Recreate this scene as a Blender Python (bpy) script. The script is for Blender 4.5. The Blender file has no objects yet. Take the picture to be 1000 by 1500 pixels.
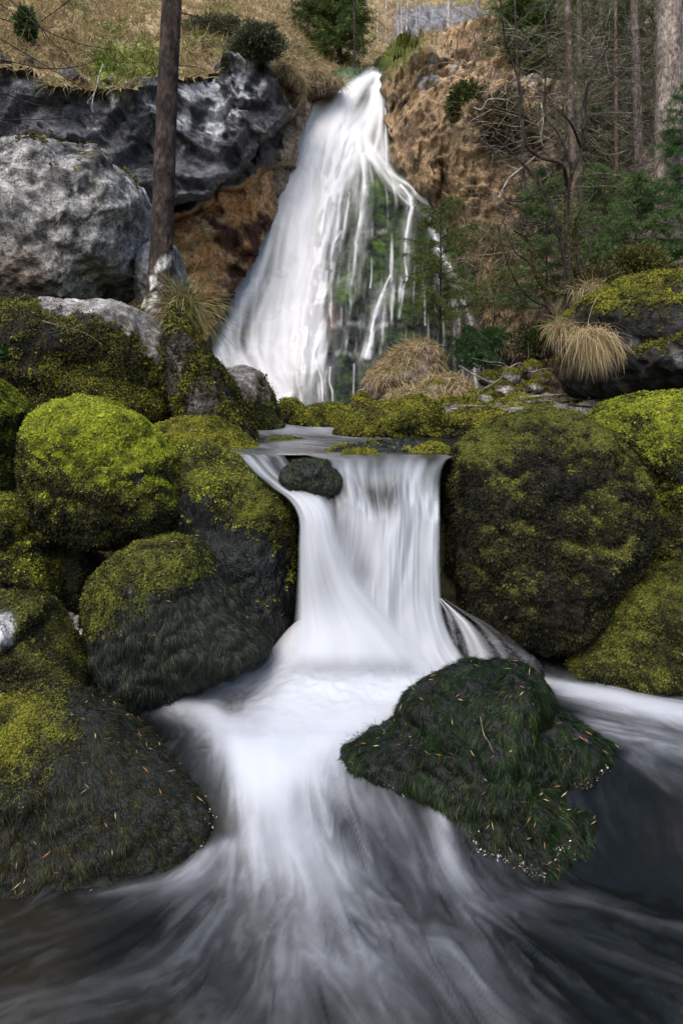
import bpy, math, random
import numpy as np
from mathutils import Vector
SC = bpy.context.scene
COL = SC.collection
CH = 1.5            # eye height above the lower pool
HZ = 600.0          # image row of the horizon
F = 1000.0
f32 = np.float32
_r0 = np.random.RandomState(7)
_PERM = _r0.permutation(4096).astype(np.int32)
_G = _r0.normal(size=(4096, 3)).astype(f32)
_G /= np.linalg.norm(_G, axis=1, keepdims=True)

def pn(P, seed=0):
    """gradient noise, P (n,3), about -0.7..0.7"""
    P = P + f32(seed * 17.31)
    I = np.floor(P).astype(np.int32)
    Fr = (P - I).astype(f32)
    U = Fr * Fr * Fr * (Fr * (Fr * 6 - 15) + 10)
    out = 0
    for dx in (0, 1):
        hx = _PERM[(I[:, 0] + dx) & 4095]
        wx = U[:, 0] if dx else 1 - U[:, 0]
        for dy in (0, 1):
            hy = _PERM[(hx + I[:, 1] + dy) & 4095]
            wy = wx * (U[:, 1] if dy else 1 - U[:, 1])
            for dz in (0, 1):
                g = _G[_PERM[(hy + I[:, 2] + dz) & 4095]]
                w = wy * (U[:, 2] if dz else 1 - U[:, 2])
                out = out + w * (g[:, 0] * (Fr[:, 0] - dx) + g[:, 1] * (Fr[:, 1] - dy) + g[:, 2] * (Fr[:, 2] - dz))
    return out

def fbm(P, s=1.0, o=4, seed=0, gain=.5, kind='f'):
    P = np.asarray(P, dtype=f32) * f32(s)
    a, t, tot = 1.0, 0, 0
    for k in range(o):
        n = pn(P, seed + k) * 1.5
        if kind == 'r': n = 1 - 2 * np.abs(n)
        elif kind == 'b': n = 2 * np.abs(n) - .5
        t = t + a * n; tot += a
        a *= gain; P = P * f32(2.03)
    return t / tot

def terr(n, k, e=.72):
    """break smooth noise into plates with steep edges"""
    q = n * k; f = q - np.floor(q)
    return (np.floor(q) + ss(e, 1., f)) / k

def ss(a, b, x):
    t = np.clip((x - a) / (b - a + 1e-9), 0, 1)
    return t * t * (3 - 2 * t)

def lerp(a, b, t): return a + (b - a) * t
def mixc(a, b, t):
    a = np.asarray(a, dtype=f32); b = np.asarray(b, dtype=f32)
    return a + (b - a) * t[:, None]
def nrm(v): return v / (np.linalg.norm(v, axis=-1, keepdims=True) + 1e-9)

def W(px, py, Y):
    px = np.asarray(px, dtype=f32); py = np.asarray(py, dtype=f32); Y = np.asarray(Y, dtype=f32)
    px, py, Y = np.broadcast_arrays(px, py, Y)
    return np.stack([(px - 500) * Y / F, Y, CH - (py - HZ) * Y / F], axis=-1).astype(f32)
def PXY(P):
    return 500 + P[:, 0] * F / P[:, 1], HZ - (P[:, 2] - CH) * F / P[:, 1]

def interp(tab, x, c=1):
    tab = sorted(tab)
    return np.interp(x, [t[0] for t in tab], [t[c] for t in tab])

def rbf(pts):
    A = np.array(pts, dtype=float); X = A[:, :2] / 300.0; n = len(A)
    def k(r2): return np.where(r2 > 1e-12, r2 * np.log(np.maximum(r2, 1e-12)), 0)
    K = k(((X[:, None] - X[None]) ** 2).sum(-1)) + np.eye(n) * .01
    Q = np.c_[np.ones(n), X]
    M = np.block([[K, Q], [Q.T, np.zeros((3, 3))]])
    s = np.linalg.solve(M, np.r_[A[:, 2], np.zeros(3)])
    def f(px, py):
        sh = px.shape; p = np.c_[px.ravel() / 300.0, py.ravel() / 300.0]
        out = np.empty(len(p))
        for i in range(0, len(p), 50000):
            q = p[i:i + 50000]
            out[i:i + 50000] = k(((q[:, None] - X[None]) ** 2).sum(-1)) @ s[:n] + s[n] + q @ s[n + 1:]
        return out.reshape(sh)
    return f

def polydist(px, py, poly):
    """signed distance in px, positive inside"""
    x = px.ravel(); y = py.ravel(); P = np.array(poly, dtype=float); n = len(P)
    d = np.full(x.shape, 1e18); ins = np.zeros(x.shape, bool)
    for i in range(n):
        a, b = P[i], P[(i + 1) % n]
        e = b - a; w0 = x - a[0]; w1 = y - a[1]
        t = np.clip((w0 * e[0] + w1 * e[1]) / (e @ e + 1e-9), 0, 1)
        d = np.minimum(d, (w0 - e[0] * t) ** 2 + (w1 - e[1] * t) ** 2)
        c = ((a[1] > y) != (b[1] > y)) & (x < (b[0] - a[0]) * (y - a[1]) / (b[1] - a[1] + 1e-12) + a[0])
        ins ^= c
    return (np.where(ins, 1, -1) * np.sqrt(d)).reshape(px.shape)
def polymask(px, py, poly, soft=8, warp=0, P=None, seed=3, ws=.02):
    if warp:
        q = np.c_[px.ravel() * ws, py.ravel() * ws, np.zeros(px.size)]
        d = (fbm(q, 1, 4, seed, .6) * warp * 2).reshape(px.shape)
    else: d = 0
    return ss(-soft, soft, polydist(px, py, poly) + d)

# ------------------------------------------------------------------ meshes
def setcol(me, name, C):
    C = np.asarray(C, dtype=f32)
    if C.ndim == 1:
        a = me.attributes.new(name, 'FLOAT', 'POINT'); a.data.foreach_set('value', C)
    else:
        if C.shape[1] == 3: C = np.c_[C, np.ones(len(C), f32)]
        a = me.attributes.new(name, 'FLOAT_COLOR', 'POINT'); a.data.foreach_set('color', C.astype(f32).ravel())

def mesh(name, V, Fc, mat, parent=None, smooth=True, **attrs):
    """Fc: (m,k) array or list of such arrays"""
    if not isinstance(Fc, (list, tuple)): Fc = [Fc]
    Fc = [np.asarray(f, dtype=np.int32) for f in Fc if len(f)]
    me = bpy.data.meshes.new(name)
    V = np.asarray(V, dtype=f32)
    if parent is not None: V = V - np.array(parent.location, dtype=f32)
    me.vertices.add(len(V)); me.vertices.foreach_set('co', V.ravel())
    nl = sum(f.size for f in Fc); npoly = sum(len(f) for f in Fc)
    me.loops.add(nl); me.loops.foreach_set('vertex_index', np.concatenate([f.ravel() for f in Fc]))
    me.polygons.add(npoly)
    ls = np.concatenate([np.full(len(f), f.shape[1], np.int32) for f in Fc])
    me.polygons.foreach_set('loop_start', np.r_[0, np.cumsum(ls)[:-1]].astype(np.int32))
    me.polygons.foreach_set('use_smooth', np.full(npoly, smooth))
    for k, C in attrs.items(): setcol(me, k, C)
    me.update(calc_edges=True)
    me.materials.append(mat)
    o = bpy.data.objects.new(name, me); COL.objects.link(o)
    if parent is not None: o.parent = parent
    return o

def tag(o, label=None, cat=None, group=None, kind=None):
    if label: o['label'] = label
    if cat: o['category'] = cat
    if group: o['group'] = group
    if kind: o['kind'] = kind
    return o
def empty(name, loc, label, cat, group=None):
    o = bpy.data.objects.new(name, None); COL.objects.link(o)
    o.location = [float(c) for c in loc]; o.empty_display_size = .1
    return tag(o, label, cat, group)

def gridfaces(ny, nx, keep=None):
    i = np.arange(ny * nx).reshape(ny, nx)
    q = np.stack([i[:-1, :-1], i[1:, :-1], i[1:, 1:], i[:-1, 1:]], -1).reshape(-1, 4)
    if keep is not None:
        k = keep.ravel(); q = q[k[q].any(1)]
    return q
def compact(V, Fc, *arrs):
    used = np.unique(Fc); m = np.full(len(V), -1, np.int32); m[used] = np.arange(len(used))
    return (V[used], m[Fc]) + tuple(a[used] for a in arrs)
def vnormals(V, Fc):
    Fc = np.asarray(Fc)
    a, b, c = V[Fc[:, 0]], V[Fc[:, 1]], V[Fc[:, 2]]
    n = np.cross(b - a, c - a)
    if Fc.shape[1] == 4: n = n + np.cross(c - a, V[Fc[:, 3]] - a)
    N = np.zeros_like(V)
    for k in range(Fc.shape[1]):
        for ax in range(3): N[:, ax] += np.bincount(Fc[:, k], n[:, ax], len(V))
    return nrm(N)

_ico = {}
def ico(sub):
    if sub not in _ico:
        import bmesh
        bm = bmesh.new(); bmesh.ops.create_icosphere(bm, subdivisions=sub, radius=1)
        V = np.array([v.co[:] for v in bm.verts], dtype=f32)
        Fc = np.array([[v.index for v in f.verts] for f in bm.faces], dtype=np.int32)
        bm.free(); _ico[sub] = (V, Fc)
    return _ico[sub]

def sample(V, Fc, N, n, rng, weight=None):
    """random points on a triangle/quad mesh"""
    T = Fc if Fc.shape[1] == 3 else np.r_[Fc[:, [0, 1, 2]], Fc[:, [0, 2, 3]]]
    a, b, c = V[T[:, 0]], V[T[:, 1]], V[T[:, 2]]
    A = np.linalg.norm(np.cross(b - a, c - a), axis=1)
    if weight is not None: A = A * weight[T].mean(1)
    cum = np.cumsum(A)
    if cum[-1] <= 0: return np.zeros((0, 3), f32), np.zeros((0, 3), f32)
    t = np.searchsorted(cum, rng.rand(n) * cum[-1]).clip(0, len(T) - 1)
    r1 = np.sqrt(rng.rand(n, 1)); r2 = rng.rand(n, 1)
    w = np.concatenate([1 - r1, r1 * (1 - r2), r1 * r2], 1).astype(f32)
    tt = T[t]
    P = V[tt[:, 0]] * w[:, :1] + V[tt[:, 1]] * w[:, 1:2] + V[tt[:, 2]] * w[:, 2:]
    M = nrm(N[tt[:, 0]] * w[:, :1] + N[tt[:, 1]] * w[:, 1:2] + N[tt[:, 2]] * w[:, 2:])
    return P.astype(f32), M.astype(f32)

def leaf_quads(P, D, size, width, rng, M=None):
    """one pointed leaf per row: base P, direction D"""
    n = len(P)
    Wd = nrm(np.cross(D, rng.normal(size=(n, 3)) if M is None else M + .3 * rng.normal(size=(n, 3)))).astype(f32)
    s = size[:, None]; w = (size * width)[:, None]
    V = np.stack([P, P + D * s * .5 + Wd * w, P + D * s, P + D * s * .5 - Wd * w], 1).reshape(-1, 3)
    return V.astype(f32), np.arange(4 * n, dtype=np.int32).reshape(n, 4)

def blades(P, D0, L, w, bend, rng, seg=3, M=None):
    """tapering ribbons. D0 start direction, bend = vector added per segment"""
    n = len(P); pts = [P]; d = D0.copy(); p = P.copy()
    for k in range(seg):
        d = nrm(d + bend)
        p = p + d * (L / seg)[:, None]; pts.append(p)
    side = nrm(np.cross(D0, rng.normal(size=(n, 3)) if M is None else M + .45 * rng.normal(size=(n, 3)))).astype(f32)
    rows = []
    for k in range(seg):
        ww = (w * (1 - k / seg * .55))[:, None]
        rows += [pts[k] - side * ww, pts[k] + side * ww]
    rows.append(pts[seg])
    V = np.stack(rows, 1); m = V.shape[1]
    base = (np.arange(n) * m)[:, None]
    Q = np.concatenate([base + np.array([[2 * k, 2 * k + 1, 2 * k + 3, 2 * k + 2]]) for k in range(seg - 1)], 0)
    T = base + np.array([[2 * seg - 2, 2 * seg - 1, 2 * seg]])
    return V.reshape(-1, 3).astype(f32), [Q.astype(np.int32), T.astype(np.int32)], m

def tube(path, rad, k=6):
    """path (n,3), rad (n,) -> verts, quads"""
    P = np.asarray(path, dtype=f32); rad = np.asarray(rad, dtype=f32); n = len(P)
    T = nrm(np.gradient(P, axis=0))
    ref = np.array([.13, .97, .2] if abs(T[:, 2]).mean() > .5 else [.1, .2, 1.], dtype=f32)
    A = nrm(np.cross(T, ref)); B = np.cross(T, A)
    th = np.arange(k) * 2 * np.pi / k
    V = P[:, None] + rad[:, None, None] * (np.cos(th)[None, :, None] * A[:, None] + np.sin(th)[None, :, None] * B[:, None])
    i = np.arange(n * k).reshape(n, k); j = np.roll(i, -1, 1)
    Q = np.stack([i[:-1], j[:-1], j[1:], i[1:]], -1).reshape(-1, 4)
    return V.reshape(-1, 3).astype(f32), Q.astype(np.int32)

class MB:
    def __init__(s): s.V = []; s.F = {3: [], 4: []}; s.C = []; s.n = 0
    def add(s, V, Fc, C=None):
        if not isinstance(Fc, (list, tuple)): Fc = [Fc]
        s.V.append(np.asarray(V, f32))
        for f in Fc:
            if len(f): s.F[f.shape[1]].append(f + s.n)
        if C is not None:
            C = np.asarray(C, f32)
            if C.ndim == 1: C = np.tile(C, (len(V), 1))
            s.C.append(C)
        s.n += len(V)
    def build(s, name, mat, parent=None, smooth=True):
        if not s.V: return None
        V = np.concatenate(s.V); Fs = [np.concatenate(s.F[k]) for k in (3, 4) if s.F[k]]
        at = {'Col': np.concatenate(s.C)} if s.C else {}
        return mesh(name, V, Fs, mat, parent, smooth, **at)

def catmull(pts, n):
    P = np.array(pts, dtype=float)
    if len(P) == 2: return P[0] + (P[1] - P[0]) * np.linspace(0, 1, n)[:, None]
    P = np.r_[[2 * P[0] - P[1]], P, [2 * P[-1] - P[-2]]]
    t = np.linspace(0, len(P) - 3 - 1e-6, n); i = t.astype(int); u = (t - i)[:, None]
    a, b, c, d = P[i], P[i + 1], P[i + 2], P[i + 3]
    return .5 * (2 * b + (c - a) * u + (2 * a - 5 * b + 4 * c - d) * u ** 2 + (3 * b - a - 3 * c + d) * u ** 3)

# ------------------------------------------------------------------ materials
class NT:
    def __init__(s, name):
        s.m = bpy.data.materials.new(name); s.m.use_nodes = True
        s.t = s.m.node_tree; s.t.nodes.clear()
        s.out = s.t.nodes.new('ShaderNodeOutputMaterial')
    def n(s, typ, **kw):
        nd = s.t.nodes.new('ShaderNode' + typ)
        for k, v in kw.items():
            if k.startswith('i_'):
                key = k[2:].replace('_', ' ')
                nd.inputs[key].default_value = v
            else: setattr(nd, k, v)
        return nd
    def l(s, a, b): s.t.links.new(a, b)
    def attr(s, name): return s.n('Attribute', attribute_name=name)
    def noise(s, scale, detail=5, rough=.55, vec=None, dist=0):
        nd = s.n('TexNoise'); nd.inputs['Scale'].default_value = scale; nd.inputs['Detail'].default_value = detail
        nd.inputs['Roughness'].default_value = rough; nd.inputs['Distortion'].default_value = dist
        if vec is not None: s.l(vec, nd.inputs['Vector'])
        return nd
    def ramp(s, fac, a, b, va=0., vb=1.):
        nd = s.n('MapRange'); s.l(fac, nd.inputs['Value'])
        nd.inputs['From Min'].default_value = a; nd.inputs['From Max'].default_value = b
        nd.inputs['To Min'].default_value = va; nd.inputs['To Max'].default_value = vb
        return nd.outputs[0]
    def math(s, op, a, b):
        nd = s.n('Math', operation=op)
        for i, x in enumerate((a, b)):
            if isinstance(x, (int, float)): nd.inputs[i].default_value = x
            else: s.l(x, nd.inputs[i])
        return nd.outputs[0]
    def mul(s, col, fac):
        nd = s.n('VectorMath', operation='SCALE'); s.l(col, nd.inputs[0]); s.l(fac, nd.inputs['Scale']); return nd.outputs[0]

def world_pos(t):
    g = t.n('NewGeometry'); return g.outputs['Position']

def mat_rock(name, rough=.85, bs=1.0, bump=.6, dist=.02, spec=.3):
    t = NT(name); pos = world_pos(t)
    c = t.attr('Col'); w = t.attr('wet')
    n1 = t.noise(9 * bs, 9, .68, pos); n2 = t.noise(45 * bs, 6, .65, pos)
    v = t.n('TexVoronoi', feature='DISTANCE_TO_EDGE'); v.inputs['Scale'].default_value = 5 * bs
    dn = t.noise(4 * bs, 4, .6, pos)
    mx = t.n('VectorMath', operation='ADD'); t.l(pos, mx.inputs[0]); 
    sc = t.n('VectorMath', operation='SCALE'); t.l(dn.outputs['Color'], sc.inputs[0]); sc.inputs['Scale'].default_value = .5 / bs
    t.l(sc.outputs[0], mx.inputs[1]); t.l(mx.outputs[0], v.inputs['Vector'])
    crack = t.ramp(v.outputs['Distance'], 0, .035, .45, 1.)
    f = t.math('MULTIPLY', t.ramp(n1.outputs['Fac'], .3, .7, .3, 1.75), t.ramp(n2.outputs['Fac'], .32, .68, .55, 1.5))
    f = t.math('MULTIPLY', f, crack)
    col = t.mul(c.outputs['Color'], f)
    b = t.n('BsdfPrincipled'); t.l(col, b.inputs['Base Color'])
    t.l(t.ramp(w.outputs['Fac'], 0, 1, rough, .25), b.inputs['Roughness'])
    t.l(t.ramp(w.outputs['Fac'], 0, 1, spec, .6), b.inputs['Specular IOR Level'])
    h = t.math('ADD', t.math('MULTIPLY', n1.outputs['Fac'], 1.0), t.math('MULTIPLY', n2.outputs['Fac'], .35))
    h = t.math('ADD', h, t.math('MULTIPLY', crack, .35))
    bp = t.n('Bump'); bp.inputs['Strength'].default_value = bump; bp.inputs['Distance'].default_value = dist / bs * 2
    t.l(h, bp.inputs['Height']); t.l(bp.outputs[0], b.inputs['Normal'])
    t.l(b.outputs[0], t.out.inputs[0]); return t.m

def mat_leaf(name, rough=.65, spec=.25, trans=.0):
    t = NT(name); c = t.attr('Col')
    b = t.n('BsdfPrincipled'); t.l(c.outputs['Color'], b.inputs['Base Color'])
    b.inputs['Roughness'].default_value = rough; b.inputs['Specular IOR Level'].default_value = spec
    if trans:
        tr = t.n('BsdfTranslucent'); t.l(c.outputs['Color'], tr.inputs['Color'])
        m = t.n('MixShader'); m.inputs[0].default_value = trans; t.l(b.outputs[0], m.inputs[1]); t.l(tr.outputs[0], m.inputs[2])
        t.l(m.outputs[0], t.out.inputs[0])
    else: t.l(b.outputs[0], t.out.inputs[0])
    return t.m

def mat_bark(name):
    t = NT(name); pos = world_pos(t); c = t.attr('Col')
    mp = t.n('Mapping'); mp.inputs['Scale'].default_value = (1, 1, .55); t.l(pos, mp.inputs[0])
    n1 = t.noise(22, 8, .7, mp.outputs[0]); n2 = t.noise(6, 4, .6, pos)
    f = t.math('MULTIPLY', t.ramp(n1.outputs['Fac'], .35, .65, .3, 1.9), t.ramp(n2.outputs['Fac'], .3, .7, .6, 1.4))
    b = t.n('BsdfPrincipled'); t.l(t.mul(c.outputs['Color'], f), b.inputs['Base Color'])
    b.inputs['Roughness'].default_value = .85; b.inputs['Specular IOR Level'].default_value = .2
    bp = t.n('Bump'); bp.inputs['Strength'].default_value = .8; bp.inputs['Distance'].default_value = .03
    t.l(n1.outputs['Fac'], bp.inputs['Height']); t.l(bp.outputs[0], b.inputs['Normal'])
    t.l(b.outputs[0], t.out.inputs[0]); return t.m

FOAMC = (.59, .62, .67, 1)
def mat_water(name, deep=(.010, .014, .016), clear=.35):
    """stream surface: glossy dark water, whitened by the entrained air (attribute foam)"""
    t = NT(name); fo = t.attr('foam'); tint = t.attr('Col'); pos = world_pos(t)
    gl = t.n('BsdfPrincipled'); t.l(tint.outputs['Color'], gl.inputs['Base Color'])
    gl.inputs['Roughness'].default_value = .22; gl.inputs['IOR'].default_value = 1.33; gl.inputs['Specular IOR Level'].default_value = .3
    n = t.noise(14, 3, .5, pos); bp = t.n('Bump'); bp.inputs['Strength'].default_value = .25; bp.inputs['Distance'].default_value = .02
    t.l(t.attr('lic').outputs['Fac'], bp.inputs['Height']); t.l(bp.outputs[0], gl.inputs['Normal'])
    tr = t.n('BsdfTransparent'); tr.inputs[0].default_value = (.75, .8, .78, 1)
    m0 = t.n('MixShader'); m0.inputs[0].default_value = clear; t.l(gl.outputs[0], m0.inputs[1]); t.l(tr.outputs[0], m0.inputs[2])
    fb = t.n('BsdfPrincipled'); fb.inputs['Base Color'].default_value = FOAMC; fb.inputs['Roughness'].default_value = .6
    fb.inputs['Specular IOR Level'].default_value = .2
    m = t.n('MixShader'); t.l(fo.outputs['Fac'], m.inputs[0]); t.l(m0.outputs[0], m.inputs[1]); t.l(fb.outputs[0], m.inputs[2])
    t.l(m.outputs[0], t.out.inputs[0]); return t.m

def mat_cascade(name):
    t = NT(name); fo = t.attr('foam'); al = t.attr('alpha')
    gl = t.n('BsdfPrincipled'); gl.inputs['Base Color'].default_value = (.035, .04, .036, 1); gl.inputs['Roughness'].default_value = .3; gl.inputs['IOR'].default_value = 1.33
    fb = t.n('BsdfPrincipled'); fb.inputs['Base Color'].default_value = FOAMC; fb.inputs['Roughness'].default_value = .6; fb.inputs['Specular IOR Level'].default_value = .2
    m0 = t.n('MixShader'); t.l(fo.outputs['Fac'], m0.inputs[0]); t.l(gl.outputs[0], m0.inputs[1]); t.l(fb.outputs[0], m0.inputs[2])
    tr = t.n('BsdfTransparent'); m = t.n('MixShader'); t.l(al.outputs['Fac'], m.inputs[0]); t.l(tr.outputs[0], m.inputs[1]); t.l(m0.outputs[0], m.inputs[2])
    t.l(m.outputs[0], t.out.inputs[0]); return t.m

def mat_veil(name):
    """falling water: white aerated film, see-through where the film is thin (attribute foam)"""
    t = NT(name); fo = t.attr('foam')
    fb = t.n('BsdfPrincipled'); fb.inputs['Base Color'].default_value = (.90, .91, .94, 1); fb.inputs['Roughness'].default_value = .5
    fb.inputs['Specular IOR Level'].default_value = .3
    tl = t.n('BsdfTranslucent'); tl.inputs[0].default_value = (.90, .91, .94, 1)
    mm = t.n('MixShader'); mm.inputs[0].default_value = .25; t.l(fb.outputs[0], mm.inputs[1]); t.l(tl.outputs[0], mm.inputs[2])
    tr = t.n('BsdfTransparent')
    m = t.n('MixShader'); t.l(fo.outputs['Fac'], m.inputs[0]); t.l(tr.outputs[0], m.inputs[1]); t.l(mm.outputs[0], m.inputs[2])
    t.l(m.outputs[0], t.out.inputs[0]); return t.m

M_ROCK = mat_rock('limestone', bump=.8); M_ROCKM = mat_rock('block_limestone', bs=.7, bump=1., dist=.03); M_ROCKF = mat_rock('cliff_limestone', bs=.75, bump=1., dist=.04)
M_GROUND = mat_rock('soil', bs=.8, bump=.7)
M_MOSS = mat_leaf('moss_leaf', .7, .15, .12); M_STRAND = mat_leaf('wet_moss', .42, .2)
M_GRASS = mat_leaf('dry_grass', .75, .15, .15); M_NEEDLE = mat_leaf('conifer_needles', .6, .2, .1)
M_BARK = mat_bark('bark'); M_WATER = mat_water('stream_water', clear=.12); M_VEIL = mat_veil('falling_water'); M_CASC = mat_cascade('cascade')
# ------------------------------------------------------------------ boulders
PAL = {
 'bright': [(.29, .325, .025), (.17, .20, .016), (.06, .075, .010), (.34, .32, .05)],
 'olive':  [(.125, .132, .022), (.062, .066, .015), (.026, .027, .010), (.17, .13, .04)],
 'dark':   [(.045, .042, .016), (.024, .024, .011), (.012, .012, .008), (.07, .045, .02)],
 'yellow': [(.21, .205, .020), (.125, .125, .014), (.05, .052, .012), (.24, .17, .05)],
}
def palcol(name, n, rng, tone):
    """tone 0..1 picks along the palette, with scatter"""
    p = np.array(PAL[name], dtype=f32)
    t = np.clip(tone + rng.normal(size=n) * .10, 0, 1) * 1.999
    i = t.astype(int); u = (t - i)[:, None]
    q = p[[2, 1, 0]]
    c = q[i] * (1 - u) + q[np.minimum(i + 1, 2)] * u
    odd = rng.rand(n) < .02
    c[odd] = p[3]
    return c * np.exp(rng.normal(size=(n, 1)) * .13).astype(f32)

SURF = {}
GREY = [(.16, .16, .165), (.30, .30, .31), (.07, .07, .075)]
BROWN = [(.10, .075, .05), (.18, .14, .10), (.05, .04, .03)]
DARK = [(.028, .028, .028), (.06, .06, .062), (.014, .014, .014)]

def outline_r(outl, c, Y):
    """polar radius table of a closed outline round c, metres"""
    P = (np.array(outl, dtype=float) - np.array(c)) * Y / F; P[:, 1] *= -1
    th = np.linspace(-np.pi, np.pi, 361); R = np.zeros(361)
    for k, t in enumerate(th):
        d = np.array([math.cos(t), math.sin(t)]); best = 0
        for i in range(len(P)):
            a, b = P[i], P[(i + 1) % len(P)]; e = b - a
            den = d[0] * e[1] - d[1] * e[0]
            if abs(den) < 1e-12: continue
            r = (a[0] * e[1] - a[1] * e[0]) / den; s = (a[0] * d[1] - a[1] * d[0]) / den
            if r > 0 and -1e-6 <= s <= 1 + 1e-6: best = max(best, r)
        R[k] = best
    ker = np.array([1, 2, 3, 2, 1.]) / 9
    R = np.convolve(np.r_[R[-5:-1], R, R[1:5]], ker, 'same')[4:-4]
    return th, R

def fit(P, C, c, outl, k=1.):
    """pull the outline back to its drawn size after the surface has been roughened"""
    O = np.array(outl, dtype=float)
    for it in range(2):
        px, py = PXY(P); t = np.arctan2(py - c[1], px - c[0]); r = np.hypot(px - c[0], py - c[1])
        nb = 90; b = ((t + np.pi) / (2 * np.pi) * nb).astype(int).clip(0, nb - 1)
        rm = np.zeros(nb); np.maximum.at(rm, b, r)
        want = np.zeros(nb)
        for j in range(nb):
            a = -np.pi + (j + .5) * 2 * np.pi / nb; d = np.array([math.cos(a), math.sin(a)])
            for i in range(len(O)):
                p = O[i] - c; q = O[(i + 1) % len(O)] - c; e = q - p; den = d[0] * e[1] - d[1] * e[0]
                if abs(den) < 1e-9: continue
                rr = (p[0] * e[1] - p[1] * e[0]) / den; s = (p[0] * d[1] - p[1] * d[0]) / den
                if rr > 0 and -1e-6 <= s <= 1 + 1e-6: want[j] = max(want[j], rr)
        q = want / np.maximum(rm, 1)
        q = np.convolve(np.r_[q[-2:], q, q[:2]], [.1, .2, .4, .2, .1], 'valid')
        f = np.interp(t, -np.pi + (np.arange(-1, nb + 1) + .5) * 2 * np.pi / nb, np.r_[q[-1], q, q[0]])
        f = 1 + (f - 1) * k
        P = P.copy(); P[:, 0] = C[0] * 1 + (P[:, 0] - C[0]) * f; P[:, 2] = C[2] + (P[:, 2] - C[2]) * f
    return P.astype(f32)

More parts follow.
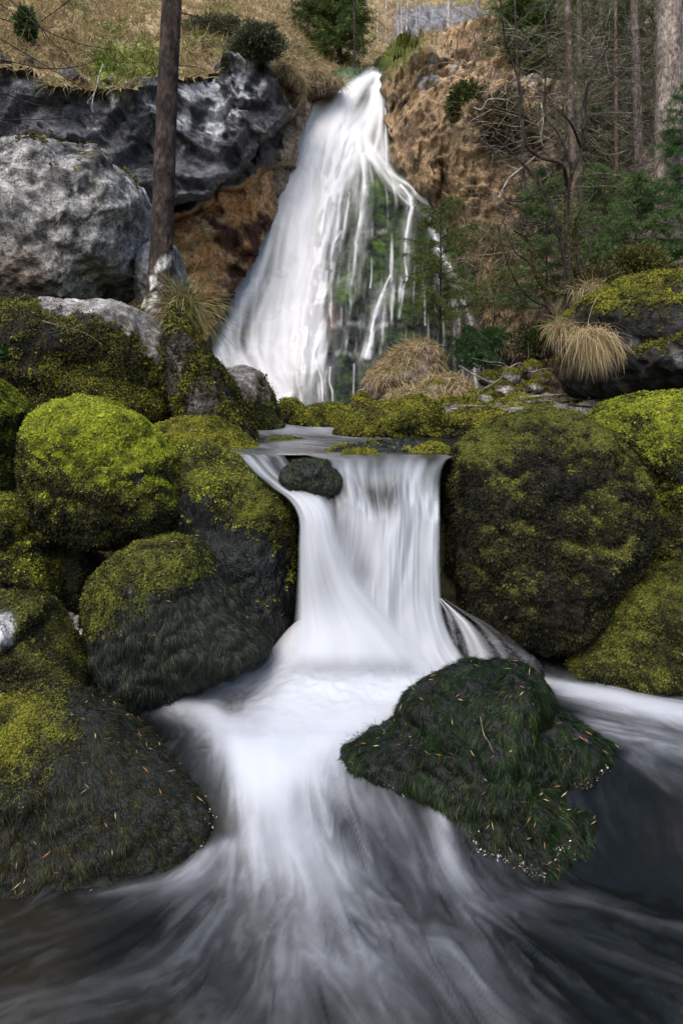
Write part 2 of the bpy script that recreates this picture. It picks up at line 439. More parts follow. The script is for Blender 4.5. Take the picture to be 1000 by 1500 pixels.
def boulder(name, label, cat, outl, Y, D, c=None, sub=6, seed=1, pw=.8, qw=.85, lump=.10, rough=.035, fs=1.6, kind='b',
            pal=GREY, white=0., moss=None, strands=None, wetf=None, mat=None, group=None, tilt=0., sharp=0., colf=None, bumps=None, bamp=1., fitk=1., plates=1., taper=0.):
    rng = np.random.RandomState(seed * 13 + 5)
    A = np.array(outl, dtype=float)
    if c is None: c = (A.min(0) + A.max(0)) / 2
    th, R = outline_r(outl, c, Y)
    V, Fc = ico(sub); V = V.copy()
    s = np.sqrt(V[:, 0] ** 2 + V[:, 2] ** 2); t = np.arctan2(V[:, 2], V[:, 0])
    r = np.interp(t, th, R)
    size = float(R.mean())
    C = W(c[0], c[1], Y)
    X = np.zeros_like(V)
    sp = s ** pw * r
    X[:, 0] = sp * np.cos(t); X[:, 2] = sp * np.sin(t)
    X[:, 1] = np.sign(V[:, 1]) * np.abs(V[:, 1]) ** qw * D * (1 - taper * (np.abs(X[:, 0]) / max(np.abs(X[:, 0]).max(), .01)) ** 1.5) + X[:, 2] * tilt
    P = (X + C).astype(f32)
    N = vnormals(P, Fc)
    k = fs / max(size, .05)
    d = fbm(P, k * .6, 3, seed, .5, kind) * lump * size
    if kind == 'r' and size > .2:
        tk = terr(fbm(P, k * .8, 3, seed + 91, .55), 4) * .16 + terr(fbm(P, k * 2.4, 3, seed + 93, .55), 3.5) * .06
        d = d + tk * size * plates
    if sharp:
        cell = fbm(P, k * .9, 4, seed + 9, .55, 'r'); d = d + (ss(-.3, .5, cell) - .5) * sharp * size
    d = d + fbm(P, k * 3.2, 4, seed + 3, .6) * rough * size
    q = Y / 4.0
    if bumps is None: bumps = [(1.9, .060, 'f'), (4.2, .038, 'f'), (9, .022, 'b'), (24, .007, 'f')] if kind == 'b' else [(2.2, .04, 'r'), (6.5, .022, 'r'), (20, .008, 'f')]
    if size > .1:
        for j, (bf, ba, bk) in enumerate(bumps): d = d + fbm(P, bf / q, 3, seed + 33 + j, .55, bk) * ba * q * bamp
    edge = .55 + .45 * np.abs(V[:, 1])          # keep the silhouette, let the front swell
    P = P + N * (d * edge)[:, None]
    P = fit(P, C, c, outl, fitk)
    N = vnormals(P, Fc)
    # colours of the stone
    g1 = fbm(P, 2.2 / size, 5, seed + 20, .65); g2 = fbm(P, 7 / size, 4, seed + 21, .6)
    Cc = mixc(pal[0], pal[1], ss(-.05, .35, g1 + g2 * .5)); Cc = Cc + (np.array(pal[2], f32) - Cc) * ss(.05, .4, -g1 + g2 * .6)[:, None]
    if white:
        wmask = ss(.2, .34, fbm(P, 3.1 / size, 6, seed + 30, .8) + (N[:, 2]) * .12) * white
        Cc = Cc + (np.array([.55, .55, .56], f32) - Cc) * wmask[:, None]
    px, py = PXY(P)
    if colf: Cc = colf(P, N, px, py, Cc)
    wet = wetf(P, N, px, py) if wetf else np.zeros(len(P))
    cover = np.zeros(len(P)); covs = []
    for m in (moss or []):
        cv = m['cover'](P, N, px, py).clip(0, 1) * (1 if Y > 6 else ss(-.62, -.36, fbm(P, 3.1 / q, 4, seed + 88, .65) * 2 + .3 * N[:, 2])); covs.append(cv); cover = np.maximum(cover, cv)
        base = np.array(PAL[m['pal']][2], f32) * .7
        Cc = Cc + (base - Cc) * (cv * .9)[:, None]
    for m in (strands or []):
        cv = m['cover'](P, N, px, py).clip(0, 1)
        Cc = Cc + (np.array(m.get('base', (.008, .011, .008)), f32) - Cc) * cv[:, None]
    root = empty(name, (C[0], C[1], P[:, 2].min()), label, cat, group)
    mesh('stone', P, Fc, mat or M_ROCK, root, True, Col=Cc, wet=wet)
    vis = ss(.75, .35, N[:, 1])                   # no moss where nobody could look
    mb = MB()
    for m, cv in zip(moss or [], covs):
        n = int(m['n']); Q, M = sample(P, Fc, N, n, rng, cv * vis)
        if not len(Q): continue
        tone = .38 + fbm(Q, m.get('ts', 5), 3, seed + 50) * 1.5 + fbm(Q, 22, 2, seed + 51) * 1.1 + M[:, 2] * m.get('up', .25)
        kk = m.get('k', 4)
        Q = np.repeat(Q, kk, 0); M = np.repeat(M, kk, 0); tone = np.repeat(tone, kk)
        nn = len(Q); sz = m['size'] * np.exp(rng.normal(size=nn) * .3)
        Q = Q + rng.normal(size=(nn, 3)) * m['size'] * .45 + M * (rng.rand(nn, 1) * m.get('h', 1.) * m['size'])
        Dr = rng.normal(size=(nn, 3)); Dr = Dr - M * (Dr * M).sum(1, keepdims=True)
        Dr = nrm(nrm(Dr) * .8 + M * (.25 + .35 * rng.rand(nn, 1)) + np.array([0, -.1, m.get('fall', -.25)]))
        lv, lf = leaf_quads(Q.astype(f32), Dr.astype(f32), sz, m.get('w', .3), rng, M)
        cc = palcol(m['pal'], nn, rng, tone)
        mb.add(lv, lf, np.repeat(cc, 4, 0))
    mb.build('moss', M_MOSS, root, False)
    mb = MB()
    for m in (strands or []):
        cv = m['cover'](P, N, px, py).clip(0, 1)
        n = int(m['n']); Q, M = sample(P, Fc, N, n, rng, cv * vis)
        if not len(Q): continue
        g = np.array([m.get('gx', 0), m.get('gy', 0), -1.], f32)
        T = g - M * (M @ g)[:, None]
        T = nrm(T + .15 * rng.normal(size=T.shape))
        sw = fbm(Q, 5, 3, seed + 60) * 2.2
        B = np.cross(M, T)
        D0 = nrm(T + B * sw[:, None] + M * (.30 + .35 * rng.rand(n, 1)) + rng.normal(size=T.shape) * m.get('mess', .18))
        L = m['len'] * (.5 + rng.rand(n)) * (1 + .6 * fbm(Q, 9, 2, seed + 61)); w = np.full(n, m['w'])
        bend = -M * .22 + np.array([0, 0, -.16])
        # clumping: pull the roots towards tuft centres and lift by tuft
        lift = fbm(Q, m.get('cs', 16), 3, seed + 62, .6, 'b')
        Q = Q + M * (lift * m['len'] * .55)[:, None]
        bv, bf, mm = blades(Q.astype(f32), D0.astype(f32), L, w, bend.astype(f32), rng, 3, M)
        tone = .35 + lift * 1.2 + .5 * rng.rand(n)
        c0 = np.array(m.get('c0', (.008, .013, .007)), f32); c1 = np.array(m.get('c1', (.035, .055, .022)), f32)
        cc = c0 + (c1 - c0) * np.clip(tone, 0, 1.3)[:, None] ** 1.5
        gq = (fbm(Q, 3, 3, seed + 70) + M[:, 2] * .3 > .28) & (rng.rand(n) < m.get('gold', .0)); cc[gq] = (.09, .09, .015)
        mb.add(bv, bf, np.repeat(cc.astype(f32), mm, 0))
    mb.build('water_moss', M_STRAND, root, False)
    SURF.setdefault(label, (P, Fc, N))
    return root, P, Fc, N

def up(lo, hi, ns=2.5, na=.5, seed=0, base=0.):
    return lambda P, N, px, py: ss(lo, hi, N[:, 2] + na * fbm(P, ns, 4, seed + 77, .6) * 2 + base)
def inside(poly, soft=10, warp=12, lo=None):
    def f(P, N, px, py):
        m = polymask(px, py, poly, soft, warp)
        if lo is not None: m = m * ss(lo, lo + .3, N[:, 2])
        return m
    return f
def every(v=1.): return lambda P, N, px, py: np.full(len(P), v)
def outside(fn): return lambda P, N, px, py: 1 - fn(P, N, px, py)

# great grey limestone block, upper left
def blk(P, N, px, py, C):
    tan = ss(330, 400, py) * ss(110, 40, px) * .8
    C = C + (np.array([.22, .16, .12], f32) - C) * tan[:, None]
    pit = ss(.0, .35, fbm(P, 3.2, 5, 15, .75)) * .55
    C = C * (1 - pit)[:, None]
    st = ss(.05, .35, fbm(P * np.array([1.6, 1.6, .35], f32), 1, 4, 5, .6)) * .8
    return C * (1 - st)[:, None]
boulder('limestone_block', 'huge rough grey limestone block with dark streaks below the cliff', 'boulder',
    [(-140, 210), (0, 204), (45, 196), (105, 210), (154, 211), (164, 238), (195, 258), (222, 290), (228, 312), (226, 370), (214, 425), (150, 470), (-140, 470)],
    11.2, 1.5, c=(60, 330), sub=7, seed=3, pw=.62, qw=.62, lump=.05, rough=.05, sharp=.07, pal=[(.36, .35, .335), (.52, .51, .49), (.13, .122, .115)], white=.3, kind='r', colf=blk, mat=M_ROCKM, plates=.9, bumps=[(1.6, .05, 'f'), (5.5, .032, 'r'), (14, .024, 'f'), (34, .012, 'f')],
    moss=[dict(n=1500, size=.05, pal='olive', cover=up(.85, 1.3, 1.2, .5, 4))])
boulder('limestone_boulder', 'small grey pitted boulder behind the lichened tree trunk', 'boulder',
    [(196, 400), (205, 360), (235, 345), (262, 365), (274, 400), (285, 440), (240, 470), (200, 455)], 11.6, .8, sub=5, seed=8, sharp=.12, pal=[(.16, .16, .17), (.28, .28, .29), (.07, .07, .075)], white=.5, kind='r')

# big boulder with bare grey top, mossy flank
TOP = [(40, 420), (155, 420), (232, 452), (268, 500), (255, 545), (225, 525), (190, 490), (150, 462), (60, 450)]
def bare_top(P, px, py): return ss(.35, .65, polymask(px, py, TOP, 26, 16) + fbm(P, 2.2, 5, 44, .65) * .9)
boulder('mossy_boulder', 'wide boulder with bare pale top and yellow moss on its flank', 'boulder',
    [(-120, 430), (0, 424), (50, 432), (110, 438), (165, 436), (215, 455), (240, 475), (258, 510), (275, 560), (285, 620), (180, 660), (-120, 660)],
    7.4, 1.1, c=(90, 540), sub=7, seed=11, lump=.09, rough=.05, sharp=.08, pal=[(.20, .185, .165), (.42, .40, .38), (.06, .05, .04)], white=.5, kind='r',
    colf=lambda P, N, px, py, C: C + (np.array([.035, .028, .02], f32) - C) * (1 - bare_top(P, px, py))[:, None] * .8,
    moss=[dict(n=42000, size=.016, k=3, pal='yellow', ts=2.2, cover=lambda P, N, px, py: (1 - bare_top(P, px, py)) * ss(-.55, .35, fbm(P, 1.8, 4, 9, .6) * 2 + polymask(px, py, [(90, 480), (380, 480), (380, 620), (90, 620)], 30, 20) * .9 - .25)),
          dict(n=22000, size=.02, k=3, pal='dark', ts=2.2, cover=lambda P, N, px, py: (1 - bare_top(P, px, py)))])
boulder('leaning_slab', 'narrow slab leaning down to the pool with mossy grey ridge', 'boulder',
    [(250, 440), (285, 480), (300, 512), (330, 545), (352, 580), (368, 620), (385, 662), (330, 675), (262, 640), (238, 560)],
    7.1, .55, sub=6, seed=12, lump=.08, rough=.05, sharp=.07, pal=[(.17, .14, .115), (.36, .33, .31), (.06, .05, .04)], white=.35, kind='r',
    moss=[dict(n=9000, size=.022, k=3, pal='yellow', cover=lambda P, N, px, py: ss(.05, .35, fbm(P, 2.6, 4, 4, .6) * 1.6 + .12)),
          dict(n=4000, size=.025, k=3, pal='dark', cover=up(-1.2, 1.0, 2.2, .5, 5))])
boulder('mossy_boulder', 'rounded boulder with lichen grey crown at the foot of the falls', 'boulder',
    [(312, 552), (330, 538), (358, 533), (385, 545), (402, 575), (412, 610), (418, 640), (385, 655), (340, 650), (318, 600)],
    8.6, .5, sub=6, seed=14, lump=.08, rough=.05, sharp=.08, pal=[(.16, .135, .115), (.32, .29, .27), (.06, .05, .04)], white=.5, kind='r',
    moss=[dict(n=7000, size=.024, k=3, pal='olive', cover=lambda P, N, px, py: ss(.0, .4, fbm(P, 2.2, 4, 6, .6) * 1.4 + (py - 585) / 110)),])
boulder('mossy_slab', 'low flat slab under even olive moss beside the leaning slab', 'boulder',
    [(225, 625), (262, 612), (320, 612), (362, 640), (388, 662), (380, 690), (300, 720), (230, 700)], 5.6, .55, sub=6, seed=15, lump=.05, rough=.02, pal=DARK,
    moss=[dict(n=16000, size=.014, k=4, pal='yellow', cover=up(-.6, .5, 3, .3, 5))])
# near left group
boulder('mossy_boulder', 'round boulder capped with vivid lime green moss', 'boulder',
    [(28, 690), (30, 650), (40, 612), (70, 592), (115, 580), (160, 588), (205, 610), (240, 640), (262, 665), (274, 710), (272, 750), (250, 780), (190, 800), (110, 800), (55, 770)],
    4.1, .48, c=(150, 700), sub=7, seed=21, lump=.09, rough=.04, pal=DARK,
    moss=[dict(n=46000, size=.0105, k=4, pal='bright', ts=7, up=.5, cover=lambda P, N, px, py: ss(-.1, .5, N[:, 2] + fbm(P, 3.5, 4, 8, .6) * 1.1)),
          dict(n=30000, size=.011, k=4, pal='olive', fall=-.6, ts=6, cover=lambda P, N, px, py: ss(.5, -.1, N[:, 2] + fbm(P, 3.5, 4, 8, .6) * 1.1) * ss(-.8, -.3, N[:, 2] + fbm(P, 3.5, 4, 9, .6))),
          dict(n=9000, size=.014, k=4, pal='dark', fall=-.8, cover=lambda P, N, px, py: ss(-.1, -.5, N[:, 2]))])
boulder('mossy_boulder', 'green mossy boulder cut by the frame above its darker neighbour', 'boulder',
    [(-130, 560), (-40, 550), (0, 556), (28, 578), (50, 598), (48, 650), (30, 700), (10, 740), (-130, 740)], 4.9, .55, sub=6, seed=22, lump=.07, rough=.04, pal=DARK,
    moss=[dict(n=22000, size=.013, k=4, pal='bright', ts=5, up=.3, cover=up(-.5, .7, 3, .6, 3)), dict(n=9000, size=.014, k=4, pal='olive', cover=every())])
boulder('mossy_boulder', 'shaded leafy green boulder beneath the lime capped one', 'boulder',
    [(-130, 730), (-30, 722), (20, 724), (60, 742), (95, 785), (120, 840), (118, 900), (-130, 900)], 4.15, .5, sub=6, seed=23, lump=.08, rough=.04, pal=DARK,
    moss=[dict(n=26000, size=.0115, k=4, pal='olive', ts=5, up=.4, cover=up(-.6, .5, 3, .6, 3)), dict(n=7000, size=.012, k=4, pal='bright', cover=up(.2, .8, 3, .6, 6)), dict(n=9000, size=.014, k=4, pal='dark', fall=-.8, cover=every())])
boulder('mossy_boulder', 'tall boulder with mossy shoulder and wet black side beside the cascade', 'boulder',
    [(240, 690), (262, 655), (300, 645), (340, 662), (380, 690), (415, 712), (432, 745), (437, 800), (436, 870), (432, 950), (380, 990), (290, 960), (240, 850)],
    4.3, .42, c=(345, 810), sub=7, seed=24, lump=.06, rough=.03, pal=DARK, wetf=lambda P, N, px, py: ss(770, 830, py),
    moss=[dict(n=26000, size=.0115, k=4, pal='olive', ts=6, up=.5, cover=lambda P, N, px, py: ss(30, -30, py - (735 + (px - 330) * .55) + 60 * fbm(P, 5, 3, 4)) * ss(-.6, 0, N[:, 2])),
          dict(n=5000, size=.0115, k=4, pal='bright', cover=up(.35, .9, 4, .6, 6)),],
    strands=[dict(n=26000, len=.035, w=.0013, cover=lambda P, N, px, py: ss(-30, 20, py - (725 + (px - 330) * .5)), c0=(.006, .007, .007), c1=(.028, .030, .032))])
boulder('dark_boulder', 'sloping boulder draped in wet dark moss with olive leafy crown', 'boulder',
    [(122, 880), (132, 850), (165, 818), (205, 792), (250, 783), (295, 790), (318, 825), (345, 862), (378, 900), (400, 938), (392, 962), (350, 985), (300, 1005), (235, 1040), (160, 1060), (120, 1000)],
    3.72, .42, c=(240, 920), sub=7, seed=25, lump=.06, rough=.025, pal=DARK, wetf=every(.6),
    moss=[dict(n=16000, size=.012, k=3, pal='olive', ts=8, up=.5, cover=inside([(110, 900), (130, 830), (200, 780), (270, 775), (300, 830), (240, 870), (180, 900), (140, 930)], 18, 22))],
    strands=[dict(n=100000, len=.042, w=.0010, gx=.25, gold=.03, cs=12, cover=outside(inside([(110, 900), (130, 830), (200, 780), (270, 775), (290, 810), (240, 850), (180, 880), (140, 920)], 18, 22)), c0=(.006, .008, .006), c1=(.036, .044, .030))])
boulder('mossy_boulder', 'low dark mossy boulder with white limestone patch at the frame edge', 'boulder',
    [(-130, 880), (-30, 866), (30, 866), (75, 872), (95, 905), (118, 940), (135, 985), (130, 1030), (60, 1060), (-130, 1060)], 3.3, .4, sub=6, seed=26, lump=.07, rough=.04,
    pal=[(.3, .3, .3), (.55, .54, .54), (.1, .1, .1)],
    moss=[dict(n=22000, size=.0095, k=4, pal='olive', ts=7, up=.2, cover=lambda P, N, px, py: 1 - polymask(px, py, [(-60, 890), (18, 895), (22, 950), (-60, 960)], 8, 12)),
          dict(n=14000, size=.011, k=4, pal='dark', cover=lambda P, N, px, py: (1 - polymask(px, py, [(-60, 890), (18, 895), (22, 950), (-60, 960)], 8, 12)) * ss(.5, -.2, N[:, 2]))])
YM = [(-200, 1010), (10, 1020), (50, 1030), (72, 1062), (50, 1095), (10, 1120), (-200, 1150)]
boulder('dark_boulder', 'large dark boulder in the near water with yellow moss corner and stray needles', 'boulder',
    [(-260, 1040), (-60, 1000), (40, 1002), (120, 1006), (180, 1035), (235, 1085), (285, 1140), (318, 1185), (322, 1235), (280, 1290), (150, 1330), (-260, 1330)],
    2.80, .30, tilt=.35, c=(60, 1170), sub=7, seed=27, lump=.06, rough=.03, pal=DARK, wetf=every(.6),
    moss=[dict(n=16000, size=.0085, k=3, pal='yellow', ts=9, up=.4, cover=inside(YM, 14, 18)),
          dict(n=9000, size=.009, k=3, pal='olive', ts=9, cover=lambda P, N, px, py: polymask(px, py, [(-200, 1020), (80, 1020), (100, 1080), (30, 1150), (-200, 1180)], 30, 30) * .35)],
    strands=[dict(n=120000, len=.030, w=.0009, gx=.35, cs=18, gold=.05, mess=.32, cover=outside(inside(YM, 20, 18)), c0=(.004, .004, .002), c1=(.030, .030, .012))])
boulder('mossy_boulder', 'small shaded olive boulder wedged between the broad leafy and the squat one', 'boulder',
    [(920, 790), (950, 745), (1010, 735), (1100, 750), (1110, 900), (1000, 900), (930, 880)], 4.75, .4, sub=6, seed=28, lump=.08, rough=.04, pal=DARK,
    moss=[dict(n=20000, size=.012, k=3, pal='olive', ts=5, cover=every(.8)), dict(n=9000, size=.013, k=3, pal='dark', cover=every())])
boulder('mossy_boulder', 'dark boulder deep in the cleft behind the white stones', 'boulder',
    [(60, 850), (85, 815), (130, 805), (170, 830), (160, 900), (120, 930), (70, 920)], 4.3, .3, sub=6, seed=29, lump=.08, rough=.04, pal=DARK,
    moss=[dict(n=12000, size=.012, k=3, pal='dark', ts=5, cover=every())])
# centre rock: two lobes of one stone
r, *_ = boulder('dark_boulder', 'dome of combed dark green moss standing midstream below the cascade', 'boulder',
    [(452, 1130), (470, 1100), (505, 1078), (552, 1062), (580, 1040), (588, 1016), (620, 995), (655, 978), (690, 965), (735, 968), (758, 966), (790, 985), (808, 1012), (822, 1040), (862, 1062), (898, 1088), (916, 1112), (900, 1150), (800, 1178), (650, 1185), (520, 1172)],
    3.05, .38, pw=1.12, qw=1.0, tilt=.45, taper=.5, c=(700, 1110), sub=7, seed=31, bamp=1.5, lump=.07, rough=.02, pal=DARK, wetf=every(.7),
    strands=[dict(n=150000, len=.040, w=.0009, gx=.0, gy=-.3, cs=12, gold=.06, mess=.16, cover=every(), c0=(.0015, .003, .0015), c1=(.014, .030, .009))])
boulder('dark_boulder', 'lower lobe of combed dark moss in front of the midstream dome', 'boulder',
    [(650, 1190), (672, 1150), (700, 1136), (760, 1134), (800, 1150), (838, 1178), (868, 1192), (884, 1220), (880, 1252), (850, 1275), (780, 1300), (690, 1292), (662, 1262)],
    2.76, .22, pw=1.05, qw=1.0, tilt=.6, taper=.35, c=(770, 1215), sub=7, seed=32, bamp=1.5, lump=.08, rough=.02, pal=DARK, wetf=every(.7),
    strands=[dict(n=90000, len=.040, w=.0009, gx=.3, gy=-.2, cs=13, gold=.06, mess=.16, cover=every(), c0=(.0015, .003, .0015), c1=(.013, .027, .008))])
# right group
def bigc(P, N, px, py, C):
    return C
boulder('mossy_boulder', 'massive dark brown and green boulder walling the cascade', 'boulder',
    [(646, 700), (655, 665), (690, 632), (735, 610), (790, 594), (845, 605), (895, 635), (930, 670), (955, 715), (958, 770), (940, 830), (905, 890), (870, 935), (800, 965), (720, 935), (668, 890), (650, 820)],
    4.35, .62, c=(800, 780), sub=7, seed=41, lump=.12, rough=.045, pw=.72, bamp=1.5, pal=[(.03, .024, .016), (.05, .04, .028), (.015, .012, .01)],
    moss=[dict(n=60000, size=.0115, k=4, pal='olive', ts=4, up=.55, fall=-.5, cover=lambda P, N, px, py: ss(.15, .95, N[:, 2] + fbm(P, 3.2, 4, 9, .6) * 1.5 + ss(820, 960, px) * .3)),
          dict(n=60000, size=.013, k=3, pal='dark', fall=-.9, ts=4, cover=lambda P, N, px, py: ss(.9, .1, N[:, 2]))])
boulder('mossy_boulder', 'broad boulder of fresh leafy green moss behind the massive one', 'boulder',
    [(850, 620), (880, 590), (930, 577), (1000, 573), (1060, 580), (1140, 620), (1150, 800), (1050, 850), (960, 850), (900, 760)],
    5.1, .6, sub=7, seed=42, lump=.08, rough=.045, pal=DARK,
    moss=[dict(n=40000, size=.0135, k=4, pal='bright', ts=4, up=.25, cover=lambda P, N, px, py: ss(-.35, .6, N[:, 2] + fbm(P, 2.6, 4, 2, .6) * 1.2)),
          dict(n=26000, size=.0135, k=4, pal='olive', ts=4, fall=-.6, cover=every())])
boulder('mossy_boulder', 'squat yellow green boulder at the waterline under the broad leafy one', 'boulder',
    [(828, 975), (850, 930), (880, 880), (905, 845), (950, 828), (1010, 824), (1100, 850), (1120, 1010), (1000, 1030), (880, 1020)],
    3.95, .42, sub=6, seed=43, lump=.10, rough=.045, pal=DARK,
    moss=[dict(n=34000, size=.0105, k=4, pal='olive', ts=4, up=.5, cover=lambda P, N, px, py: ss(-.3, .6, N[:, 2] + fbm(P, 3.4, 4, 2, .6) * 1.3)),
          dict(n=22000, size=.012, k=4, pal='olive', fall=-.7, cover=up(-1.2, -.2, 3, .4, 3))])
boulder('wet_ledge', 'wet blackish ledge sloping from the cascade foot to the pool', 'rock',
    [(640, 875), (665, 890), (705, 908), (745, 930), (775, 950), (800, 975), (800, 1030), (700, 1040), (640, 1000)],
    4.05, .3, sub=6, seed=44, lump=.10, rough=.06, sharp=.1, kind='r', pal=[(.03, .03, .032), (.08, .08, .085), (.015, .015, .015)], wetf=every(1.))
boulder('small_boulder', 'small wet boulder of dark moss splitting the flow at the lip', 'boulder',
    [(406, 704), (412, 688), (428, 674), (450, 671), (478, 673), (496, 688), (506, 712), (488, 730), (455, 735), (415, 726)],
    4.06, .16, sub=6, seed=45, bamp=1.3, lump=.10, rough=.04, pal=DARK, wetf=every(.8),
    strands=[dict(n=16000, len=.014, w=.0012, mess=.5, cover=every(), gold=.10, c0=(.008, .010, .006), c1=(.04, .05, .02))])
boulder('dark_boulder', 'long low dark mossy rock across the far side of the upper pool', 'boulder',
    [(468, 668), (490, 655), (540, 648), (600, 645), (640, 650), (672, 662), (680, 690), (560, 700), (480, 690)], 4.95, .26, sub=6, seed=46, lump=.07, rough=.03, pal=DARK,
    strands=[dict(n=26000, len=.035, w=.0018, cover=every(), c0=(.012, .015, .014), c1=(.06, .07, .07))],
    moss=[dict(n=5000, size=.014, k=3, pal='yellow', cover=up(.8, 1.1, 3, .5, 7))])
boulder('small_boulder', 'tiny yellow mossed stone in front of the long low dark rock', 'boulder',
    [(498, 672), (505, 662), (530, 659), (550, 663), (556, 675), (530, 684), (504, 682)], 4.6, .08, sub=5, seed=47, pal=DARK,
    moss=[dict(n=5000, size=.012, k=3, pal='yellow', cover=every())])
boulder('small_boulder', 'flat dark mossy stone in the upper pool under the crowned boulder', 'boulder',
    [(382, 650), (395, 643), (420, 640), (445, 645), (452, 656), (420, 668), (388, 664)], 7.0, .3, sub=5, seed=48, pal=DARK,
    moss=[dict(n=7000, size=.016, k=3, pal='olive', cover=every())])
boulder('mossy_boulder', 'mossy hump with dark hollow below the green drip rocks', 'boulder',
    [(426, 620), (438, 602), (465, 594), (492, 592), (520, 600), (535, 625), (530, 655), (480, 655), (436, 645)], 9.2, .7, sub=6, seed=49, lump=.08, rough=.05, pal=DARK,
    moss=[dict(n=16000, size=.022, k=3, pal='yellow', cover=up(-.2, .6, 2, .5, 7)), dict(n=6000, size=.022, k=3, pal='dark', cover=every())])
boulder('mossy_boulder', 'broad yellow green moss dome in front of the dry grass mound', 'boulder',
    [(484, 640), (505, 610), (545, 595), (575, 588), (612, 578), (640, 590), (655, 615), (672, 650), (640, 672), (520, 672)], 8.0, .8, sub=7, seed=50, lump=.05, rough=.03, pal=DARK,
    moss=[dict(n=34000, size=.019, k=3, pal='yellow', ts=3, cover=up(-.5, .3, 2, .5, 7)), dict(n=6000, size=.022, k=3, pal='dark', cover=every())])
boulder('mossy_boulder', 'mossy stone between the broad moss dome and the massive boulder', 'boulder',
    [(640, 640), (650, 610), (680, 598), (720, 600), (760, 612), (780, 650), (700, 672), (650, 668)], 7.4, .5, sub=6, seed=51, lump=.08, rough=.05, pal=BROWN,
    moss=[dict(n=15000, size=.019, k=3, pal='yellow', cover=up(-.2, .6, 2, .6, 7)), dict(n=5000, size=.022, k=3, pal='dark', cover=every())])
boulder('mossy_boulder', 'small brown boulder with green top at the foot of the dripping rock', 'boulder',
    [(508, 600), (515, 585), (530, 576), (545, 590), (552, 604), (530, 612), (512, 610)], 11.0, .3, sub=5, seed=52, sharp=.1, pal=[(.13, .085, .045), (.22, .15, .08), (.05, .035, .02)],
    moss=[dict(n=1500, size=.03, k=3, pal='yellow', cover=up(.4, .9, 2, .5, 7))])
boulder('mossy_boulder', 'pair sized mossy stone peeping beside the crowned boulder', 'boulder',
    [(410, 600), (414, 586), (430, 586), (445, 598), (450, 615), (430, 625), (412, 618)], 10.0, .4, sub=5, seed=53, pal=BROWN,
    moss=[dict(n=3500, size=.025, k=3, pal='yellow', cover=up(-.3, .5, 2, .5, 7))])
# overhanging rock on the right, dark wet face, moss and grass on top
def oh(P, N, px, py, C):
    w = polymask(px, py, [(985, 515), (1020, 505), (1020, 545), (990, 540)], 5, 10) * .9 + polymask(px, py, [(918, 480), (930, 476), (934, 510), (922, 516)], 4, 8) * .5
    w = w + .5 * ss(.42, .55, fbm(P, 2.5, 5, 8, .75))
    C = C + (np.array([.36, .36, .38], f32) - C) * (w.clip(0, 1) * .7)[:, None]
    b = ss(850, 815, px) * .7
    return C + (np.array([.07, .04, .022], f32) - C) * b[:, None]
OVERHANG, OVP, OVF, OVN = boulder('overhanging_rock', 'black overhanging rock with mossy roof and straw grass beard', 'rock',
    [(808, 500), (812, 470), (850, 440), (880, 425), (910, 408), (960, 398), (1040, 395), (1200, 420), (1200, 620), (1000, 590), (900, 588), (840, 588), (815, 560)],
    8.2, 1.3, c=(960, 500), sub=7, seed=54, lump=.08, rough=.05, sharp=.10, pal=[(.022, .02, .02), (.055, .052, .055), (.01, .01, .01)], kind='r', colf=oh, wetf=every(.35),
    moss=[dict(n=42000, size=.021, k=3, pal='yellow', ts=2, up=.35, cover=up(.35, .75, 1.5, .35, 7)), dict(n=12000, size=.022, k=3, pal='olive', cover=up(.1, .7, 1.5, .4, 9))])
# pale rubble between mound and overhang
rng = np.random.RandomState(5)
RUB = [(705, 585, 26, 16, 9.6), (735, 572, 20, 15, 10.2), (760, 590, 24, 14, 9.2), (690, 600, 18, 12, 9.0), (780, 570, 18, 12, 10.4), (728, 598, 18, 12, 8.8), (800, 588, 16, 12, 9.6),
       (748, 552, 18, 14, 11.0), (775, 545, 18, 16, 11.4), (715, 556, 16, 12, 11.2), (660, 596, 20, 14, 9.4), (640, 572, 22, 16, 10.4), (792, 556, 14, 14, 11.0), (672, 574, 18, 14, 10.8),
       (600, 606, 16, 10, 9.8), (770, 605, 20, 10, 8.6), (812, 602, 22, 12, 8.3)]
for i, (x, y, a, b, Y) in enumerate(RUB):
    o = [(x + a * math.cos(t) * rng.uniform(.8, 1.15), y + b * math.sin(t) * rng.uniform(.8, 1.15)) for t in np.linspace(0, 2 * math.pi, 9)[:-1]]
    boulder('rubble_stone', 'pale jumbled stone half mossed between grass mound and overhanging rock', 'stone', o, Y, .25, sub=5, seed=60 + i, sharp=.2, lump=.12, rough=.06,
        pal=[(.22, .20, .18), (.42, .40, .38), (.08, .07, .06)], white=.5, kind='r', group='pale stones between mound and overhanging rock',
        moss=[dict(n=1600, size=.022, k=3, pal='yellow', cover=up(.2, .8, 2, .8, i))])
WST = [(100, 905, 11, 9, 3.72), (118, 908, 12, 8, 3.74), (108, 920, 14, 8, 3.66), (124, 925, 8, 6, 3.62), (88, 897, 6, 5, 3.78)]
WL = ['uppermost flat white stone in the cleft of the dark boulders', 'white stone touching the sloping dark boulder', 'largest white stone in the middle of the little heap', 'small white stone lowest in the little heap', 'tiny white pebble apart from the little heap']
for i, (x, y, a, b, Y) in enumerate(WST):
    o = [(x + a * math.cos(t), y + b * math.sin(t)) for t in np.linspace(0, 2 * math.pi, 9)[:-1]]
    boulder('white_stone', WL[i], 'stone', o, Y - .12, .05, sub=4, seed=80 + i, lump=.08, rough=.03, pal=[(.38, .35, .32), (.5, .47, .43), (.25, .22, .19)], group='white stones in the cleft')
